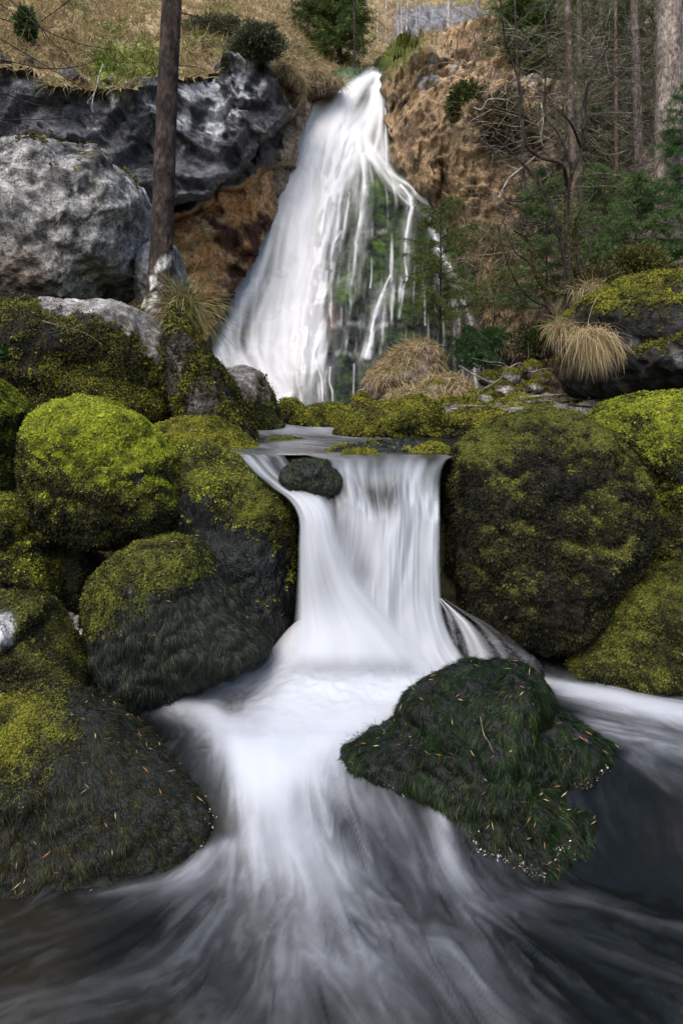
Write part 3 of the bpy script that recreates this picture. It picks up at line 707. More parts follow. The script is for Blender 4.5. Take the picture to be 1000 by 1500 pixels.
# ------------------------------------------------------------------ ground under everything
def ground_z(x, y):
    y0 = y; y = np.where(y < 9, y - 1.1 * ss(1.3, 2.0, np.abs(x - .3)) * ss(3, 3.6, y) * ss(9, 6, y), y)
    bed = -.55 + 0 * x
    bed = lerp(bed, .85, ss(3.9, 4.5, y)); bed = lerp(bed, 1.1, ss(7, 12, y)); bed = bed + ss(14, 30, y) * 2
    ax = np.abs(x - .3)
    bank = ss(2.7 + .05 * y, 6.5 + .2 * y, ax + .5 * ss(3, 1, y)) * (1.0 + .10 * y.clip(0, 20)) + (ax - 4 - .12 * y.clip(0, 40)).clip(0, 60) * .55
    return bed + bank * ss(-60, -4, y * .5 + 2)
xs = np.unique(np.r_[np.linspace(-160, -10, 40), np.linspace(-10, 10, 160), np.linspace(10, 160, 40)])
ys = np.unique(np.r_[np.linspace(-90, -2, 26), np.linspace(-2, 14, 130), np.linspace(14, 40, 50), np.linspace(40, 220, 20)])
GX, GY = np.meshgrid(xs, ys)
GZ = ground_z(GX, GY)
P = np.stack([GX, GY, GZ], -1).reshape(-1, 3).astype(f32)
P[:, 2] += fbm(P, 1.6, 4, 400, .5) * (.16 + .35 * ss(1.2, 2.2, np.abs(P[:, 0] - .3)) * ss(3, 4, P[:, 1]))
P[:, 1] += fbm(P, 1.1, 3, 401, .5) * .5 * ss(1.2, 2.0, np.abs(P[:, 0] - .3)) * ss(3, 3.8, P[:, 1]) * ss(9, 6, P[:, 1])
GP = P
Cg = mixc((.035, .03, .018), (.06, .065, .015), ss(-.2, .3, fbm(P, .8, 4, 402)))
inr = ss(2.6, 1.6, np.abs(P[:, 0] - .3)) * ss(4.2, 3.8, P[:, 1])
mid = ss(5, 4, np.abs(P[:, 0] - .5)) * ss(7, 8, P[:, 1]) * ss(24, 20, P[:, 1])
Cg = Cg + (mixc((.02, .025, .012), (.07, .075, .015), ss(-.1, .3, fbm(P, 1.5, 4, 405))) - Cg) * mid[:, None]
Cg = Cg + (mixc((.05, .04, .028), (.11, .09, .06), ss(-.2, .2, fbm(P, 9, 3, 404))) - Cg) * inr[:, None]
tag(mesh('ground', P, gridfaces(*GX.shape), M_GROUND, Col=Cg, wet=inr * .6), kind='structure')
gf = gridfaces(*GX.shape)[:, ::-1]; gn = vnormals(P, gf)
if gn[:, 2].mean() < 0: gn = -gn
gw = ((P[:, 1] > 3.2) & (P[:, 1] < 16) & (np.abs(P[:, 0]) < 9) & ((np.abs(P[:, 0] - .3) > 1.0) | (P[:, 1] > 8))).astype(f32) / np.maximum(P[:, 1], 3) ** 1.5
rgm = np.random.RandomState(77); Q, M = sample(P, gf, gn, 90000, rgm, gw)
Dr = rgm.normal(size=Q.shape); Dr = nrm(Dr - M * (Dr * M).sum(1, keepdims=True) + M * .5 + np.array([0, -.2, -.1]))
lv, lf = leaf_quads(Q, Dr.astype(f32), .010 + .0022 * Q[:, 1], .3, rgm, M)
tag(mesh('ground_moss', lv, lf, M_MOSS, None, False, Col=np.repeat(palcol('olive', len(Q), rgm, .35 + 1.6 * fbm(Q, 2.5, 4, 78)), 4, 0)), kind='stuff', label='low moss covering the ground between the boulders')

# ------------------------------------------------------------------ flow-drawn foam
def lic(shape, vx, vy, steps, rng, blur=1):
    """line integral convolution of white noise along the flow (grid index units)"""
    ny, nx = shape
    n0 = 0
    for cell, wt in ((blur, 1.), (max(1, blur // 3), .35)):
        c = rng.rand(ny // cell + 3, nx // cell + 3).astype(f32)
        yy = np.arange(ny) / cell; xx = np.arange(nx) / cell; yi = yy.astype(int); xi = xx.astype(int)
        fy = (yy - yi); fx = (xx - xi); fy = (fy * fy * (3 - 2 * fy))[:, None]; fx = (fx * fx * (3 - 2 * fx))[None]
        g = lambda a, b: c[np.ix_(yi + a, xi + b)]
        n0 = n0 + wt * ((g(0, 0) * (1 - fx) + g(0, 1) * fx) * (1 - fy) + (g(1, 0) * (1 - fx) + g(1, 1) * fx) * fy)
    n0 = n0.astype(f32)
    m = np.hypot(vx, vy) + 1e-6; ux = vx / m; uy = vy / m
    J, I = np.meshgrid(np.arange(nx, dtype=f32), np.arange(ny, dtype=f32))
    acc = n0.copy(); tot = 1.
    for sgn in (1, -1):
        x = J.copy(); y = I.copy()
        for k in range(steps):
            xi = x.astype(np.int32).clip(0, nx - 1); yi = y.astype(np.int32).clip(0, ny - 1)
            x = (x + sgn * ux[yi, xi]).clip(0, nx - 1); y = (y + sgn * uy[yi, xi]).clip(0, ny - 1)
            wgt = 1 - k / steps
            acc += wgt * n0[y.astype(np.int32), x.astype(np.int32)]; tot += wgt
    acc /= tot
    for _ in range(4):
        acc = (acc * 2 + np.roll(acc, 1, 1) + np.roll(acc, -1, 1)) / 4; acc = (acc * 2 + np.roll(acc, 1, 0) + np.roll(acc, -1, 0)) / 4
    acc = (acc - acc.mean()) / acc.std()
    return acc

def strokes(px, py, S, conv, thin=1.):
    """S: list of lists of (px,py,width,density[,squash]); returns density and world flow"""
    sh = px.shape; x = px.ravel().astype(f32); y = py.ravel().astype(f32)
    dens = np.zeros(x.shape, f32); fx = np.zeros(x.shape, f32); fy = np.zeros(x.shape, f32)
    for st in S:
        sq = 1.
        if isinstance(st[0], (int, float)): sq = st[0]; st = st[1:]
        cp = catmull([p[:4] for p in st], max(6, len(st) * 4))
        bd = np.zeros(x.shape, f32)
        for a, b in zip(cp[:-1], cp[1:]):
            ex, ey = b[0] - a[0], (b[1] - a[1]) * sq
            wx, wy = x - a[0], (y - a[1]) * sq
            t = np.clip((wx * ex + wy * ey) / (ex * ex + ey * ey + 1e-6), 0, 1)
            d = np.sqrt((wx - ex * t) ** 2 + (wy - ey * t) ** 2)
            w = a[2] + (b[2] - a[2]) * t; w = np.where(w < 8, w * thin, w); q = a[3] + (b[3] - a[3]) * t
            g = q * np.exp(-(d / w) ** 2 * 1.7)
            bd = np.maximum(bd, g)
            A = conv(a[0], a[1]); B = conv(b[0], b[1]); v = np.array(B) - np.array(A); v = v / (np.linalg.norm(v) + 1e-9)
            gw = np.exp(-(d / (w * 1.1)) ** 2) * q ** .5
            fx += gw * v[0]; fy += gw * v[1]
        dens = 1 - (1 - dens) * (1 - np.minimum(bd, 1))
    return dens.reshape(sh), fx.reshape(sh), fy.reshape(sh)

def lower_z(y, x): return lerp(-.24, 0., ss(2.45, 3.1, y)) - .05 * ss(1.4, .6, y)
def conv_low(px, py):
    z = -.1
    for _ in range(6):
        Y = (CH - z) / max((py - HZ) / F, .05); z = float(lower_z(np.array(Y), 0))
    return (px - 500) * Y / F, Y
LOW = [
 [.9, (545, 905, 105, 1.), (545, 960, 120, 1.), (500, 1010, 135, 1.), (430, 1050, 125, .98), (392, 1095, 84, .93), (396, 1150, 74, .85), (424, 1210, 84, .74), (460, 1290, 108, .58), (510, 1370, 135, .46), (560, 1460, 150, .34), (620, 1620, 175, .28)],
 [1.6, (520, 985, 48, 1.), (420, 985, 42, 1), (320, 1000, 36, .97), (240, 1016, 28, .9), (170, 1026, 20, .75)],
 [1.3, (230, 1022, 30, .8), (300, 1045, 42, .85), (345, 1090, 48, .85), (375, 1150, 50, .8)],
 [1.2, (640, 1000, 60, .95), (560, 1040, 70, .95), (470, 1080, 60, .9), (420, 1130, 50, .8)],
 [1.8, (770, 985, 26, .35), (830, 1008, 34, .85), (910, 1028, 44, .95), (1000, 1046, 50, .93), (1130, 1066, 60, .85)],
 [1.4, (860, 1060, 26, .4), (940, 1080, 32, .5), (1020, 1104, 36, .5), (1130, 1150, 40, .4)], [1.2, (930, 1110, 20, .2), (980, 1140, 24, .2), (1060, 1180, 30, .15)],
 [1., (440, 1140, 30, .55), (520, 1165, 40, .34), (590, 1210, 40, .24), (640, 1290, 36, .22), (690, 1360, 40, .13), (740, 1500, 50, .08)],
 [1., (640, 1190, 22, .45), (650, 1230, 22, .5), (665, 1270, 22, .4), (700, 1310, 25, .15)],
 [1.2, (380, 1180, 40, .40), (350, 1250, 40, .28), (270, 1300, 36, .26), (180, 1330, 30, .15), (60, 1370, 30, .08), (-60, 1400, 30, .05)],
 [1., (400, 1260, 55, .28), (330, 1350, 60, .20), (220, 1430, 60, .17), (60, 1480, 60, .16), (-100, 1520, 60, .12)],
 [1., (470, 1320, 70, .32), (400, 1420, 75, .22), (330, 1520, 85, .2), (280, 1600, 90, .2)],
 [1.4, (330, 1235, 22, .4), (270, 1275, 26, .42), (200, 1300, 22, .36), (120, 1312, 16, .2)],
 [1.2, (690, 1330, 30, .10), (780, 1350, 30, .10), (860, 1385, 30, .12), (960, 1420, 30, .12), (1100, 1450, 30, .08)],
 [1.6, (780, 1315, 26, .14), (870, 1322, 22, .26), (950, 1350, 22, .20), (1050, 1370, 22, .18)],
 [1.2, (640, 1370, 45, .18), (740, 1460, 50, .10), (860, 1560, 60, .06)],
]
dx = .0075
xs = np.arange(-2.6, 3.4, dx); ys = np.arange(1.15, 4.9, dx)
GX, GY = np.meshgrid(xs, ys)
Z0 = lower_z(GY, GX)
px = 500 + GX * F / GY; py = HZ - (Z0 - CH) * F / GY
dens, vx, vy = strokes(px, py, LOW, conv_low)
P3 = np.stack([GX, GY, 0 * GX], -1).reshape(-1, 3).astype(f32)
vx += .02; vy -= .10 * ss(3.3, 2.6, GY)
sw1 = (fbm(P3, 1.2, 3, 91) * .9).reshape(GX.shape); 
mag = np.hypot(vx, vy) + 1e-6
turn = (fbm(P3, 1.1, 2, 92).reshape(GX.shape)) * 2.2 * np.exp(-mag * 3) + (fbm(P3, 3.2, 3, 98).reshape(GX.shape)) * .55
ca, sa = np.cos(turn), np.sin(turn); vx, vy = vx * ca - vy * sa, vx * sa + vy * ca
L1 = lic(GX.shape, vx, vy, 26, np.random.RandomState(4), 3)
L2 = lic(GX.shape, vx, vy, 44, np.random.RandomState(5), 9)
patch2 = fbm(np.c_[P3[:, :2] + .12 * np.c_[L2.ravel(), L1.ravel()], P3[:, 2]], 5.5, 4, 97, .6).reshape(GX.shape)
patch = fbm(P3, 2.6, 4, 93, .6).reshape(GX.shape)
body = ss(.35, .95, dens)
dens = dens ** 1.45
foam = dens * (1 + (1 - body) * (.08 * L1 + .13 * L2 + 1.0 * patch + .9 * patch2)) + body * (.008 * L1 + .012 * L2)
wisp = (.0 + .018 * L2 + .016 * L1 + .12 * patch + .14 * patch2).clip(0, 1) * ss(3.5, 2.9, GY) * (1 - .75 * ss(.35, .8, GX / GY * 2.0) * ss(2.0, 2.5, GY))
foam = (foam + wisp * (1 - dens)).clip(0, 1)
foam = foam * (.90 - .22 * ss(3.0, 2.1, GY)) * (1 - .55 * ss(.22, .40, GX / GY) * ss(3.0, 2.8, GY)) * (1 - .45 * ss(-.16, -.34, GX / GY) * ss(2.9, 2.6, GY))  # foam also dimmed toward the viewer, standing for weaker foreground light
turb = fbm(P3, 3.2, 4, 99, .6).reshape(GX.shape) * .05 * np.exp(-((GY - 3.62) / .30) ** 2) * ss(-.9, -.4, GX) * ss(1.1, .6, GX)
mound = turb + .24 * np.exp(-((GY - 4.0) / .30) ** 2) * ss(-.52, -.22, GX) * ss(.82, .45, GX) + .03 * np.exp(-(((GX - .1) / .6) ** 2 + ((GY - 3.5) / .3) ** 2)) 
Z = Z0 + mound + .030 * dens * ss(.1, .8, dens) + .003 * L2 * (1 - body * .75) * ss(4.3, 3.6, GY) + .022 * patch * (1 - body * .5) + .006 * L1 * (1 - body) * .6
tint = mixc((.006, .008, .008), (.028, .024, .016), ss(.12, .55, (fbm(P3, .9, 3, 95) + .25 * ss(2.3, 1.7, P3[:, 1])) * 1.0))
P = np.stack([GX, GY, Z], -1).reshape(-1, 3)
tag(mesh('stream_water', P, gridfaces(*GX.shape), M_WATER, foam=foam.ravel(), lic=(L2 * .5 + .3 * L1).ravel() * .5 + .5, Col=tint), kind='structure',
    label='silky dark stream with white current fanning toward the viewer')
# the stream goes on downhill behind the viewer and to both sides
xs2 = np.linspace(-9, 9, 90); ys2 = np.linspace(-30, 1.15, 90)
GX2, GY2 = np.meshgrid(xs2, ys2); Z2 = lower_z(GY2, GX2) + .0
P = np.stack([GX2, GY2, Z2], -1).reshape(-1, 3).astype(f32); fo2 = (.15 + .5 * fbm(P * np.array([2, .5, 1], f32), 1, 3, 96)).clip(0, .7)
tag(mesh('stream_water_downhill', P, gridfaces(*GX2.shape), M_WATER, foam=fo2, lic=fo2, Col=np.tile(np.array([[.012, .015, .015]], f32), (len(P), 1))), kind='structure')

# upper pool
xs = np.arange(-1.0, 1.6, .012); ys = np.arange(4.50, 9.4, .02)
GX, GY = np.meshgrid(xs, ys)
P3 = np.stack([GX, GY, 0 * GX], -1).reshape(-1, 3).astype(f32)
v = np.ones_like(GX); L = lic(GX.shape, .7 - .5 * ss(-.2, .6, GX), -v * .8, 30, np.random.RandomState(8), 5)
pt = fbm(P3 * np.array([1.5, .8, 1], f32), 1, 4, 98).reshape(GX.shape)
near = ss(5.2, 4.2, GY); rightdark = ss(.45, .62, GX) * ss(4.0, 4.6, GY)
fo = (.06 + .20 * near + .05 * L + .35 * pt + .35 * ss(7.0, 8.4, GY) * ss(.1, -.2, GX) - .5 * rightdark).clip(0, 1)
Zu = 1.20 + .006 * pt * ss(4.5, 5, GY) + .10 * ss(7, 9, GY)
P = np.stack([GX, GY, Zu], -1).reshape(-1, 3)
tag(mesh('upper_pool_water', P, gridfaces(*GX.shape), M_WATER, foam=fo.ravel(), lic=(L * .25 + .5).ravel(), Col=np.tile(np.array([[.02, .022, .016]], f32), (len(P), 1))), kind='structure')

# ------------------------------------------------------------------ sheets of falling water given row by row
def sheet(name, rows, nt, na, Lfun, seed, fun, belly=.05, mat=None, fine=.006, bul=None):
    """rows: (py, xl, xr, Y); Lfun (a, t, lic, P) -> foam"""
    R = catmull(rows, nt); a = np.linspace(0, 1, na)
    PY = np.repeat(R[:, :1], na, 1); XL = R[:, 1:2]; XR = R[:, 2:3]
    PX = XL + (XR - XL) * a[None]
    Yd = R[:, 3:4] - belly * np.sin(np.pi * a)[None] ** .7
    rng = np.random.RandomState(seed)
    l1 = lic(PX.shape, np.zeros_like(PX), np.ones_like(PX), 60, rng, 5); l2 = lic(PX.shape, np.zeros_like(PX), np.ones_like(PX), 110, rng, 16)
    if bul is not None: Yd = Yd - bul(np.repeat(a[None], nt, 0), PX, PY)
    Yd = Yd - fine * .6 * l2 - fine * .15 * l1
    P = W(PX, PY, Yd).reshape(-1, 3)
    fo = fun(np.repeat(a[None], nt, 0), PX, PY, l1, l2, P)
    al = None
    if isinstance(fo, tuple): fo, al = fo
    fo = fo.clip(0, 1)
    o = mesh(name, P, gridfaces(nt, na, (fo if al is None else al) > .012), M_VEIL if al is None else M_CASC, foam=fo.ravel(), **({} if al is None else {'alpha': al.clip(0, 1).ravel()}))
    return tag(o, kind='structure')

def edge(a, w=.05, wr=None): return ss(0, w, a) * ss(1, 1 - (wr or w), a)
CURT = [(665.9, 440, 672, 4.55), (668.5, 452, 668, 4.40), (674, 470, 656, 4.23), (688, 476, 648, 4.10), (712, 482, 645, 4.03), (760, 488, 645, 3.99), (830, 480, 645, 3.95), (900, 470, 650, 3.92), (950, 450, 672, 3.86), (985, 430, 700, 3.75)]
def f_curt(a, px, py, l1, l2, P):
    q = fbm(np.c_[(a * 6).ravel(), (py * .008).ravel(), np.zeros(a.size)], 1, 3, 5).reshape(a.shape)
    top = ss(700, 760, py + 26 * np.sin(a * 9) + 34 * q)
    lip = ss(662, 690, py)
    f = lerp(.34 + .02 * l1 + .07 * l2 + .45 * q, .70 + .010 * l1 + .035 * l2 + .16 * q, top) * (.35 + .65 * lip)
    dark = np.exp(-((px - (500 + (py - 760) * .42)) / 17) ** 2) * ss(720, 770, py) * ss(880, 830, py)
    f = f * (1 - .40 * dark)
    f = f - .18 * np.exp(-((py - 728) / 18) ** 2) * ss(.5, 0, np.abs(a - .35))
    r = np.exp(-((px - 632) / 14) ** 2) * ss(740, 700, py) * .3
    return (f - r).clip(.0, .9), edge(a, .05, .04)
def b_curt(a, px, py):
    q = fbm(np.c_[(a * 5).ravel(), (py * .006).ravel(), np.zeros(a.size)], 1, 3, 6).reshape(a.shape)
    return .06 * ss(712, 750, py + 40 * q + 18 * np.sin(a * 11)) + .05 * q * ss(690, 760, py)
sheet('cascade_water', CURT, 300, 260, None, 21, f_curt, .05, bul=b_curt)
# dark water body just behind the curtain so the lip reads as water, not as a gap
def solid_sheet(name, rows, nt, na, foam, back, seed):
    R = catmull(rows, nt); a = np.linspace(0, 1, na)
    PX = R[:, 1:2] + (R[:, 2:3] - R[:, 1:2]) * a[None]; PY = np.repeat(R[:, :1], na, 1)
    P = W(PX, PY, R[:, 3:4] + back + 0 * PX).reshape(-1, 3)
    fo = np.full(len(P), foam)
    return tag(mesh(name, P, gridfaces(nt, na), M_WATER, foam=fo, lic=fo, Col=np.tile(np.array([[.03, .034, .032]], f32), (len(P), 1))), kind='structure')
GUSH = [(666.2, 345, 420, 4.53), (670, 350, 425, 4.38), (680, 358, 432, 4.25), (696, 372, 446, 4.14), (714, 394, 470, 4.03), (733, 420, 486, 3.94), (760, 434, 498, 3.88), (800, 434, 512, 3.85), (850, 433, 540, 3.82), (900, 430, 590, 3.78), (940, 424, 640, 3.72), (975, 405, 690, 3.66), (1000, 390, 720, 3.58)]
def f_gush(a, px, py, l1, l2, P):
    q = fbm(np.c_[(a * 4).ravel(), (py * .006).ravel(), np.zeros(a.size)], 1, 3, 15).reshape(a.shape)
    up_ = ss(735, 700, py)
    f = lerp(.74 + .006 * l1 + .025 * l2 + .16 * q, .20 + .06 * l1 + .13 * l2 + .2 * q, up_)
    f = f - .22 * np.exp(-(((px - 470) / 26) ** 2 + ((py - 850) / 45) ** 2))
    al = ss(0, .10, a + .03 * l2 * ss(900, 700, py)) * ss(1, .62, a + .04 * l2) * ss(1000, 950, py)
    return f.clip(0, .9), al
sheet('cascade_gush_water', GUSH, 320, 160, None, 22, f_gush, .07)
# film over the little boulder and down the wet rock side
SIDE = [(712, 470, 512, 4.05), (740, 468, 512, 4.0), (780, 476, 512, 3.99), (820, 490, 520, 3.97)]
sheet('cascade_film_water', SIDE, 60, 40, None, 23, lambda a, px, py, l1, l2, P: (.35 + .12 * l1 + .1 * l2) * edge(a, .3) * ss(820, 780, py), .01)
LEDGE = [(876, 640, 652, 3.86), (895, 650, 690, 3.80), (915, 655, 735, 3.74), (940, 660, 770, 3.68), (965, 660, 800, 3.62), (990, 660, 820, 3.56)]
sheet('ledge_water', LEDGE, 90, 90, None, 24, lambda a, px, py, l1, l2, P: ((.16 + .12 * l1 + .14 * l2) * edge(a, .12, .2) * ss(990, 965, py) * ss(1, .35, a)).clip(0, 1), .02)
FAR = [(632, 436, 462, 9.4), (640, 440, 478, 8.9), (647, 448, 490, 8.4), (656, 440, 500, 7.6)]
sheet('far_cascade_water', FAR, 40, 40, None, 26, lambda a, px, py, l1, l2, P: (.8 + .1 * l1) * edge(a, .15), .05)
FAR2 = [(636, 410, 440, 9.2), (645, 420, 452, 8.7), (650, 424, 462, 8.2)]
# ------------------------------------------------------------------ rock faces as relief over a depth field
def relief(name, x0, x1, y0, y1, st, Dfn, disp, colf, keep=None, mat=None, wetf=None, kind='structure', label=None, cat=None, build=True):
    PX, PY = np.meshgrid(np.arange(x0, x1 + st, st, dtype=float), np.arange(y0, y1 + st, st, dtype=float))
    D = Dfn(PX, PY)
    V = W(PX, PY, D).reshape(-1, 3)
    V = disp(V, PX.ravel(), PY.ravel())
    kp = keep(PX, PY) if keep else None
    Fc = gridfaces(*PX.shape, keep=kp)
    Fc = Fc[:, ::-1]
    N = vnormals(V, Fc)
    if N[:, 1].mean() > 0: Fc = Fc[:, ::-1]; N = -N
    C = colf(V, N, PX.ravel(), PY.ravel())
    wet = wetf(V, N, PX.ravel(), PY.ravel()) if wetf else np.zeros(len(V))
    V2, F2, C2, w2, N2 = compact(V, Fc, C, wet, N)
    o = None
    if build:
        o = mesh(name, V2, F2, mat or M_ROCKF, Col=C2, wet=w2)
        if kind: o['kind'] = kind
        tag(o, label, cat)
    return o, V2, F2, N2
def toward(V, amt):
    """push points to or from the valley axis (mostly -y)"""
    d = np.array([0, -1, 0], f32)
    return V + d * amt[:, None]

EDGE_ = [(-300, 60), (0, 62), (40, 68), (65, 92), (100, 92), (150, 100), (185, 110), (235, 92), (262, 95), (300, 85), (340, 62), (385, 72), (400, 92), (412, 108), (440, 122), (452, 150)]
TOPR_ = [(540, 130), (556, 108), (575, 96), (640, 78), (690, 66), (730, 55), (800, 20), (900, -20), (1400, -60)]
# ---- depth of the far slope
HILL = rbf([(-350, 80, 12), (-200, 90, 13), (0, 70, 15), (0, 0, 19), (0, -250, 40), (150, 120, 15.5), (150, 0, 22), (250, 110, 17), (300, 60, 20), (300, 0, 25), (400, 100, 20.5), (430, 40, 27), (430, 140, 22),
            (500, 118, 25.5), (550, 112, 26), (520, 60, 34), (500, 0, 46), (600, 0, 50), (600, 60, 42), (600, 100, 32), (700, 0, 50), (700, 90, 26), (800, 60, 28), (1000, 60, 24), (1000, 0, 30), (1300, 60, 20), (1300, -200, 40), (300, -250, 52), (500, -250, 80), (800, -250, 62), (1300, 200, 18), (800, 150, 22), (-350, -250, 30)])
OUTC = [(575, 62), (580, 30), (610, 18), (660, 16), (700, 28), (740, 40), (735, 70), (690, 72), (640, 55), (600, 66)]
def hill_disp(V, px, py):
    n = fbm(V, .35, 4, 201, .5) * 1.3 + fbm(V, 1.3, 3, 205, .5, 'b') * .30
    oc = polymask(px, py, OUTC, 6, 8)
    n = n + oc * (fbm(V, .8, 4, 207, .6, 'r') * 1.0 + .8)
    return toward(V, n)
def hill_col(V, N, px, py):
    a = fbm(V, .45, 5, 210, .6); b = fbm(V, 1.7, 4, 211, .6)
    C = mixc((.34, .26, .14), (.20, .145, .075), ss(-.1, .35, a + b * .4))
    C = C + (np.array([.12, .13, .025], f32) - C) * (ss(.1, .4, fbm(V, .6, 4, 213, .6)) * .8)[:, None]
    g = polymask(px, py, [(120, 130), (150, 70), (230, 60), (240, 130)], 14, 12)
    C = C + (np.array([.15, .19, .02], f32) - C) * (g * .8)[:, None]
    br = ss(.15, .4, fbm(V, .8, 4, 215, .6)) * ss(350, 450, px) * .8
    C = C + (np.array([.06, .04, .025], f32) - C) * br[:, None]
    oc = polymask(px, py, OUTC, 5, 8)
    C = C + (mixc((.22, .22, .24), (.08, .08, .09), ss(-.1, .3, b)) - C) * oc[:, None]
    rt = ss(720, 800, px) * .8
    C = C + (mixc((.10, .075, .045), (.045, .05, .02), ss(-.1, .2, b)) - C) * rt[:, None]
    return C
def hill_low(px):
    return np.where(px < 430, interp(EDGE_, px) + 22, np.where(px < 556, 146 - (px - 430) * .27, interp(TOPR_, px) + 16))
hill, HV, HF, HN = relief('hillside', -420, 1400, -260, 200, 3, HILL, hill_disp, hill_col, mat=M_GROUND, keep=lambda px, py: py < hill_low(px))

# ---- cliff on the left of the falls
EDGE = [(-300, 60), (0, 62), (40, 68), (65, 92), (100, 92), (150, 100), (185, 110), (235, 92), (262, 95), (300, 85), (340, 62), (385, 72), (400, 92), (412, 108), (440, 122), (452, 150)]
def edge_y(px): return interp(EDGE, px)
LIPL = [(-300, 520), (150, 500), (200, 300), (250, 286), (300, 268), (350, 230), (400, 185), (438, 140), (470, 120)]   # underside of the dark roof
def lip_y(px): return interp(LIPL, px)
ORA = [(-300, 640), (150, 600), (190, 360), (255, 305), (320, 270), (370, 246), (420, 232), (450, 228)]       # under the second slab
def ora_y(px): return interp(ORA, px)
CLB = rbf([(-350, 50, 12.3), (-350, 300, 11.9), (-350, 650, 12), (0, 60, 14.4), (0, 300, 13.8), (0, 600, 13.5), (200, 100, 16), (200, 300, 15.6), (200, 600, 15.5), (350, 90, 18.2), (350, 300, 18.0), (350, 500, 18),
           (440, 130, 21.0), (440, 300, 20.6), (440, 600, 20.2)])
def cl_D(px, py):
    D = CLB(px, py)
    e = edge_y(px) + 5 * np.sin(px * .11) + 4 * np.sin(px * .05 + 1)
    D = D + (ss(14, -10, py - e) * 2.0 + np.maximum(0, e - py) * .10)          # rolls back over the edge
    l = lip_y(px) + 4 * np.sin(px * .09)
    D = D - .8 * ss(e.min() * 0 - 120, 0, py - l) * ss(200, 300, px) + 1.3 * ss(-1, 9, py - l)
    o = ora_y(px) + 5 * np.sin(px * .07 + 2)
    D = D - .2 * ss(-60, 0, py - o) + .6 * ss(-1, 8, py - o)
    # bulges of the orange recess
    return D
def cl_disp(V, px, py):
    n = fbm(V, .45, 4, 301, .5) * .5 + fbm(V * np.array([.6, .6, 1.6], f32), 1.6, 5, 305, .65) * .26
    s = V[:, 2] - .75 * V[:, 0] + fbm(V, .35, 3, 309) * 1.6
    n = n + (terr(s * .22, 4.2, .8) - s * .22) * 2.2 + terr(fbm(V, .55, 3, 311), 5) * .8 + terr(fbm(V, 1.5, 3, 312), 4) * .25
    n = n * ss(455, 425, px)
    return toward(V, n)
WHT = [[(262, 190), (262, 80), (300, 75), (330, 100), (322, 135), (285, 140)], [(155, 140), (165, 105), (195, 125), (185, 148), (160, 150)], [(20, 90), (62, 74), (68, 84), (30, 100)], [(120, 150), (128, 122), (136, 150)], [(350, 130), (370, 112), (382, 126), (360, 136)],
       [(290, 180), (310, 140), (330, 140), (310, 185)], [(340, 80), (350, 65), (372, 70), (360, 100)]]
def cl_col(V, N, px, py):
    a = fbm(V, .6, 5, 310, .6); b = fbm(V * np.array([2.2, 2.2, .5], f32), 1, 4, 312, .6); c = fbm(V, 3, 4, 314, .65)
    C = mixc((.16, .16, .17), (.045, .045, .05), ss(-.25, .3, a + .5 * c))
    C = C + (np.array([.22, .22, .235], f32) - C) * (ss(.12, .5, b + c * .5) * .55)[:, None]
    wh = 0
    for q in WHT: wh = np.maximum(wh, polymask(px, py, q, 7, 16))
    wh = wh * ss(-.3, .05, b + .7 * c)
    wh = np.maximum(wh, ss(.2, .36, fbm(V * np.array([1.6, 1.6, .8], f32), 1, 5, 316, .65)) * ss(150, 60, py - edge_y(px)) * .8)
    C = C + (np.array([.85, .84, .84], f32) - C) * (wh * .9)[:, None]
    l = py - lip_y(px)
    slab = ss(-2, 8, l)
    S = mixc((.12, .115, .11), (.05, .048, .05), ss(-.2, .2, b)); 
    S = S + (np.array([.28, .24, .22], f32) - S) * (ss(.28, .45, b) * .7)[:, None]
    C = C + (S - C) * slab[:, None]
    o = ss(-2, 8, py - ora_y(px) + 4 * c)
    O = mixc((.46, .25, .10), (.55, .40, .22), ss(-.1, .35, fbm(V, .9, 4, 320, .6)))
    O = O + (np.array([.055, .022, .010], f32) - O) * (ss(.0, .3, fbm(V, .7, 5, 322, .6) + .35 * ss(300, 340, py) * ss(300, 360, px) - .1))[:, None]
    O = O + (np.array([.45, .38, .30], f32) - O) * (ss(.3, .5, fbm(V, 1.4, 4, 324, .6)) * .6)[:, None]
    C = C + (O - C) * o[:, None]
    tan = polymask(px, py, [(415, 120), (450, 115), (470, 150), (440, 230), (410, 300), (395, 240), (432, 160)], 8, 8)
    C = C + (mixc((.33, .27, .20), (.20, .15, .10), ss(-.1, .3, c)) - C) * tan[:, None]
    m = ss(440, 400, px * 0 + py) * 0
    gr = ss(10, -6, py - edge_y(px) + 10 * c)
    C = C + (np.array([.13, .13, .04], f32) - C) * gr[:, None]
    lowm = ss(360, 420, py) * ss(.0, .2, c + .2)
    return C
cl, CV, CF, CN = relief('cliff_face', -340, 470, 30, 640, 2.2, cl_D, cl_disp, cl_col, keep=lambda px, py: px < interp([(30, 470), (120, 465), (160, 452), (200, 440), (250, 426), (330, 392), (400, 356), (440, 332), (480, 306), (520, 286), (640, 260)], py), label='dark overhanging limestone cliff with white streaks above an orange hollow')

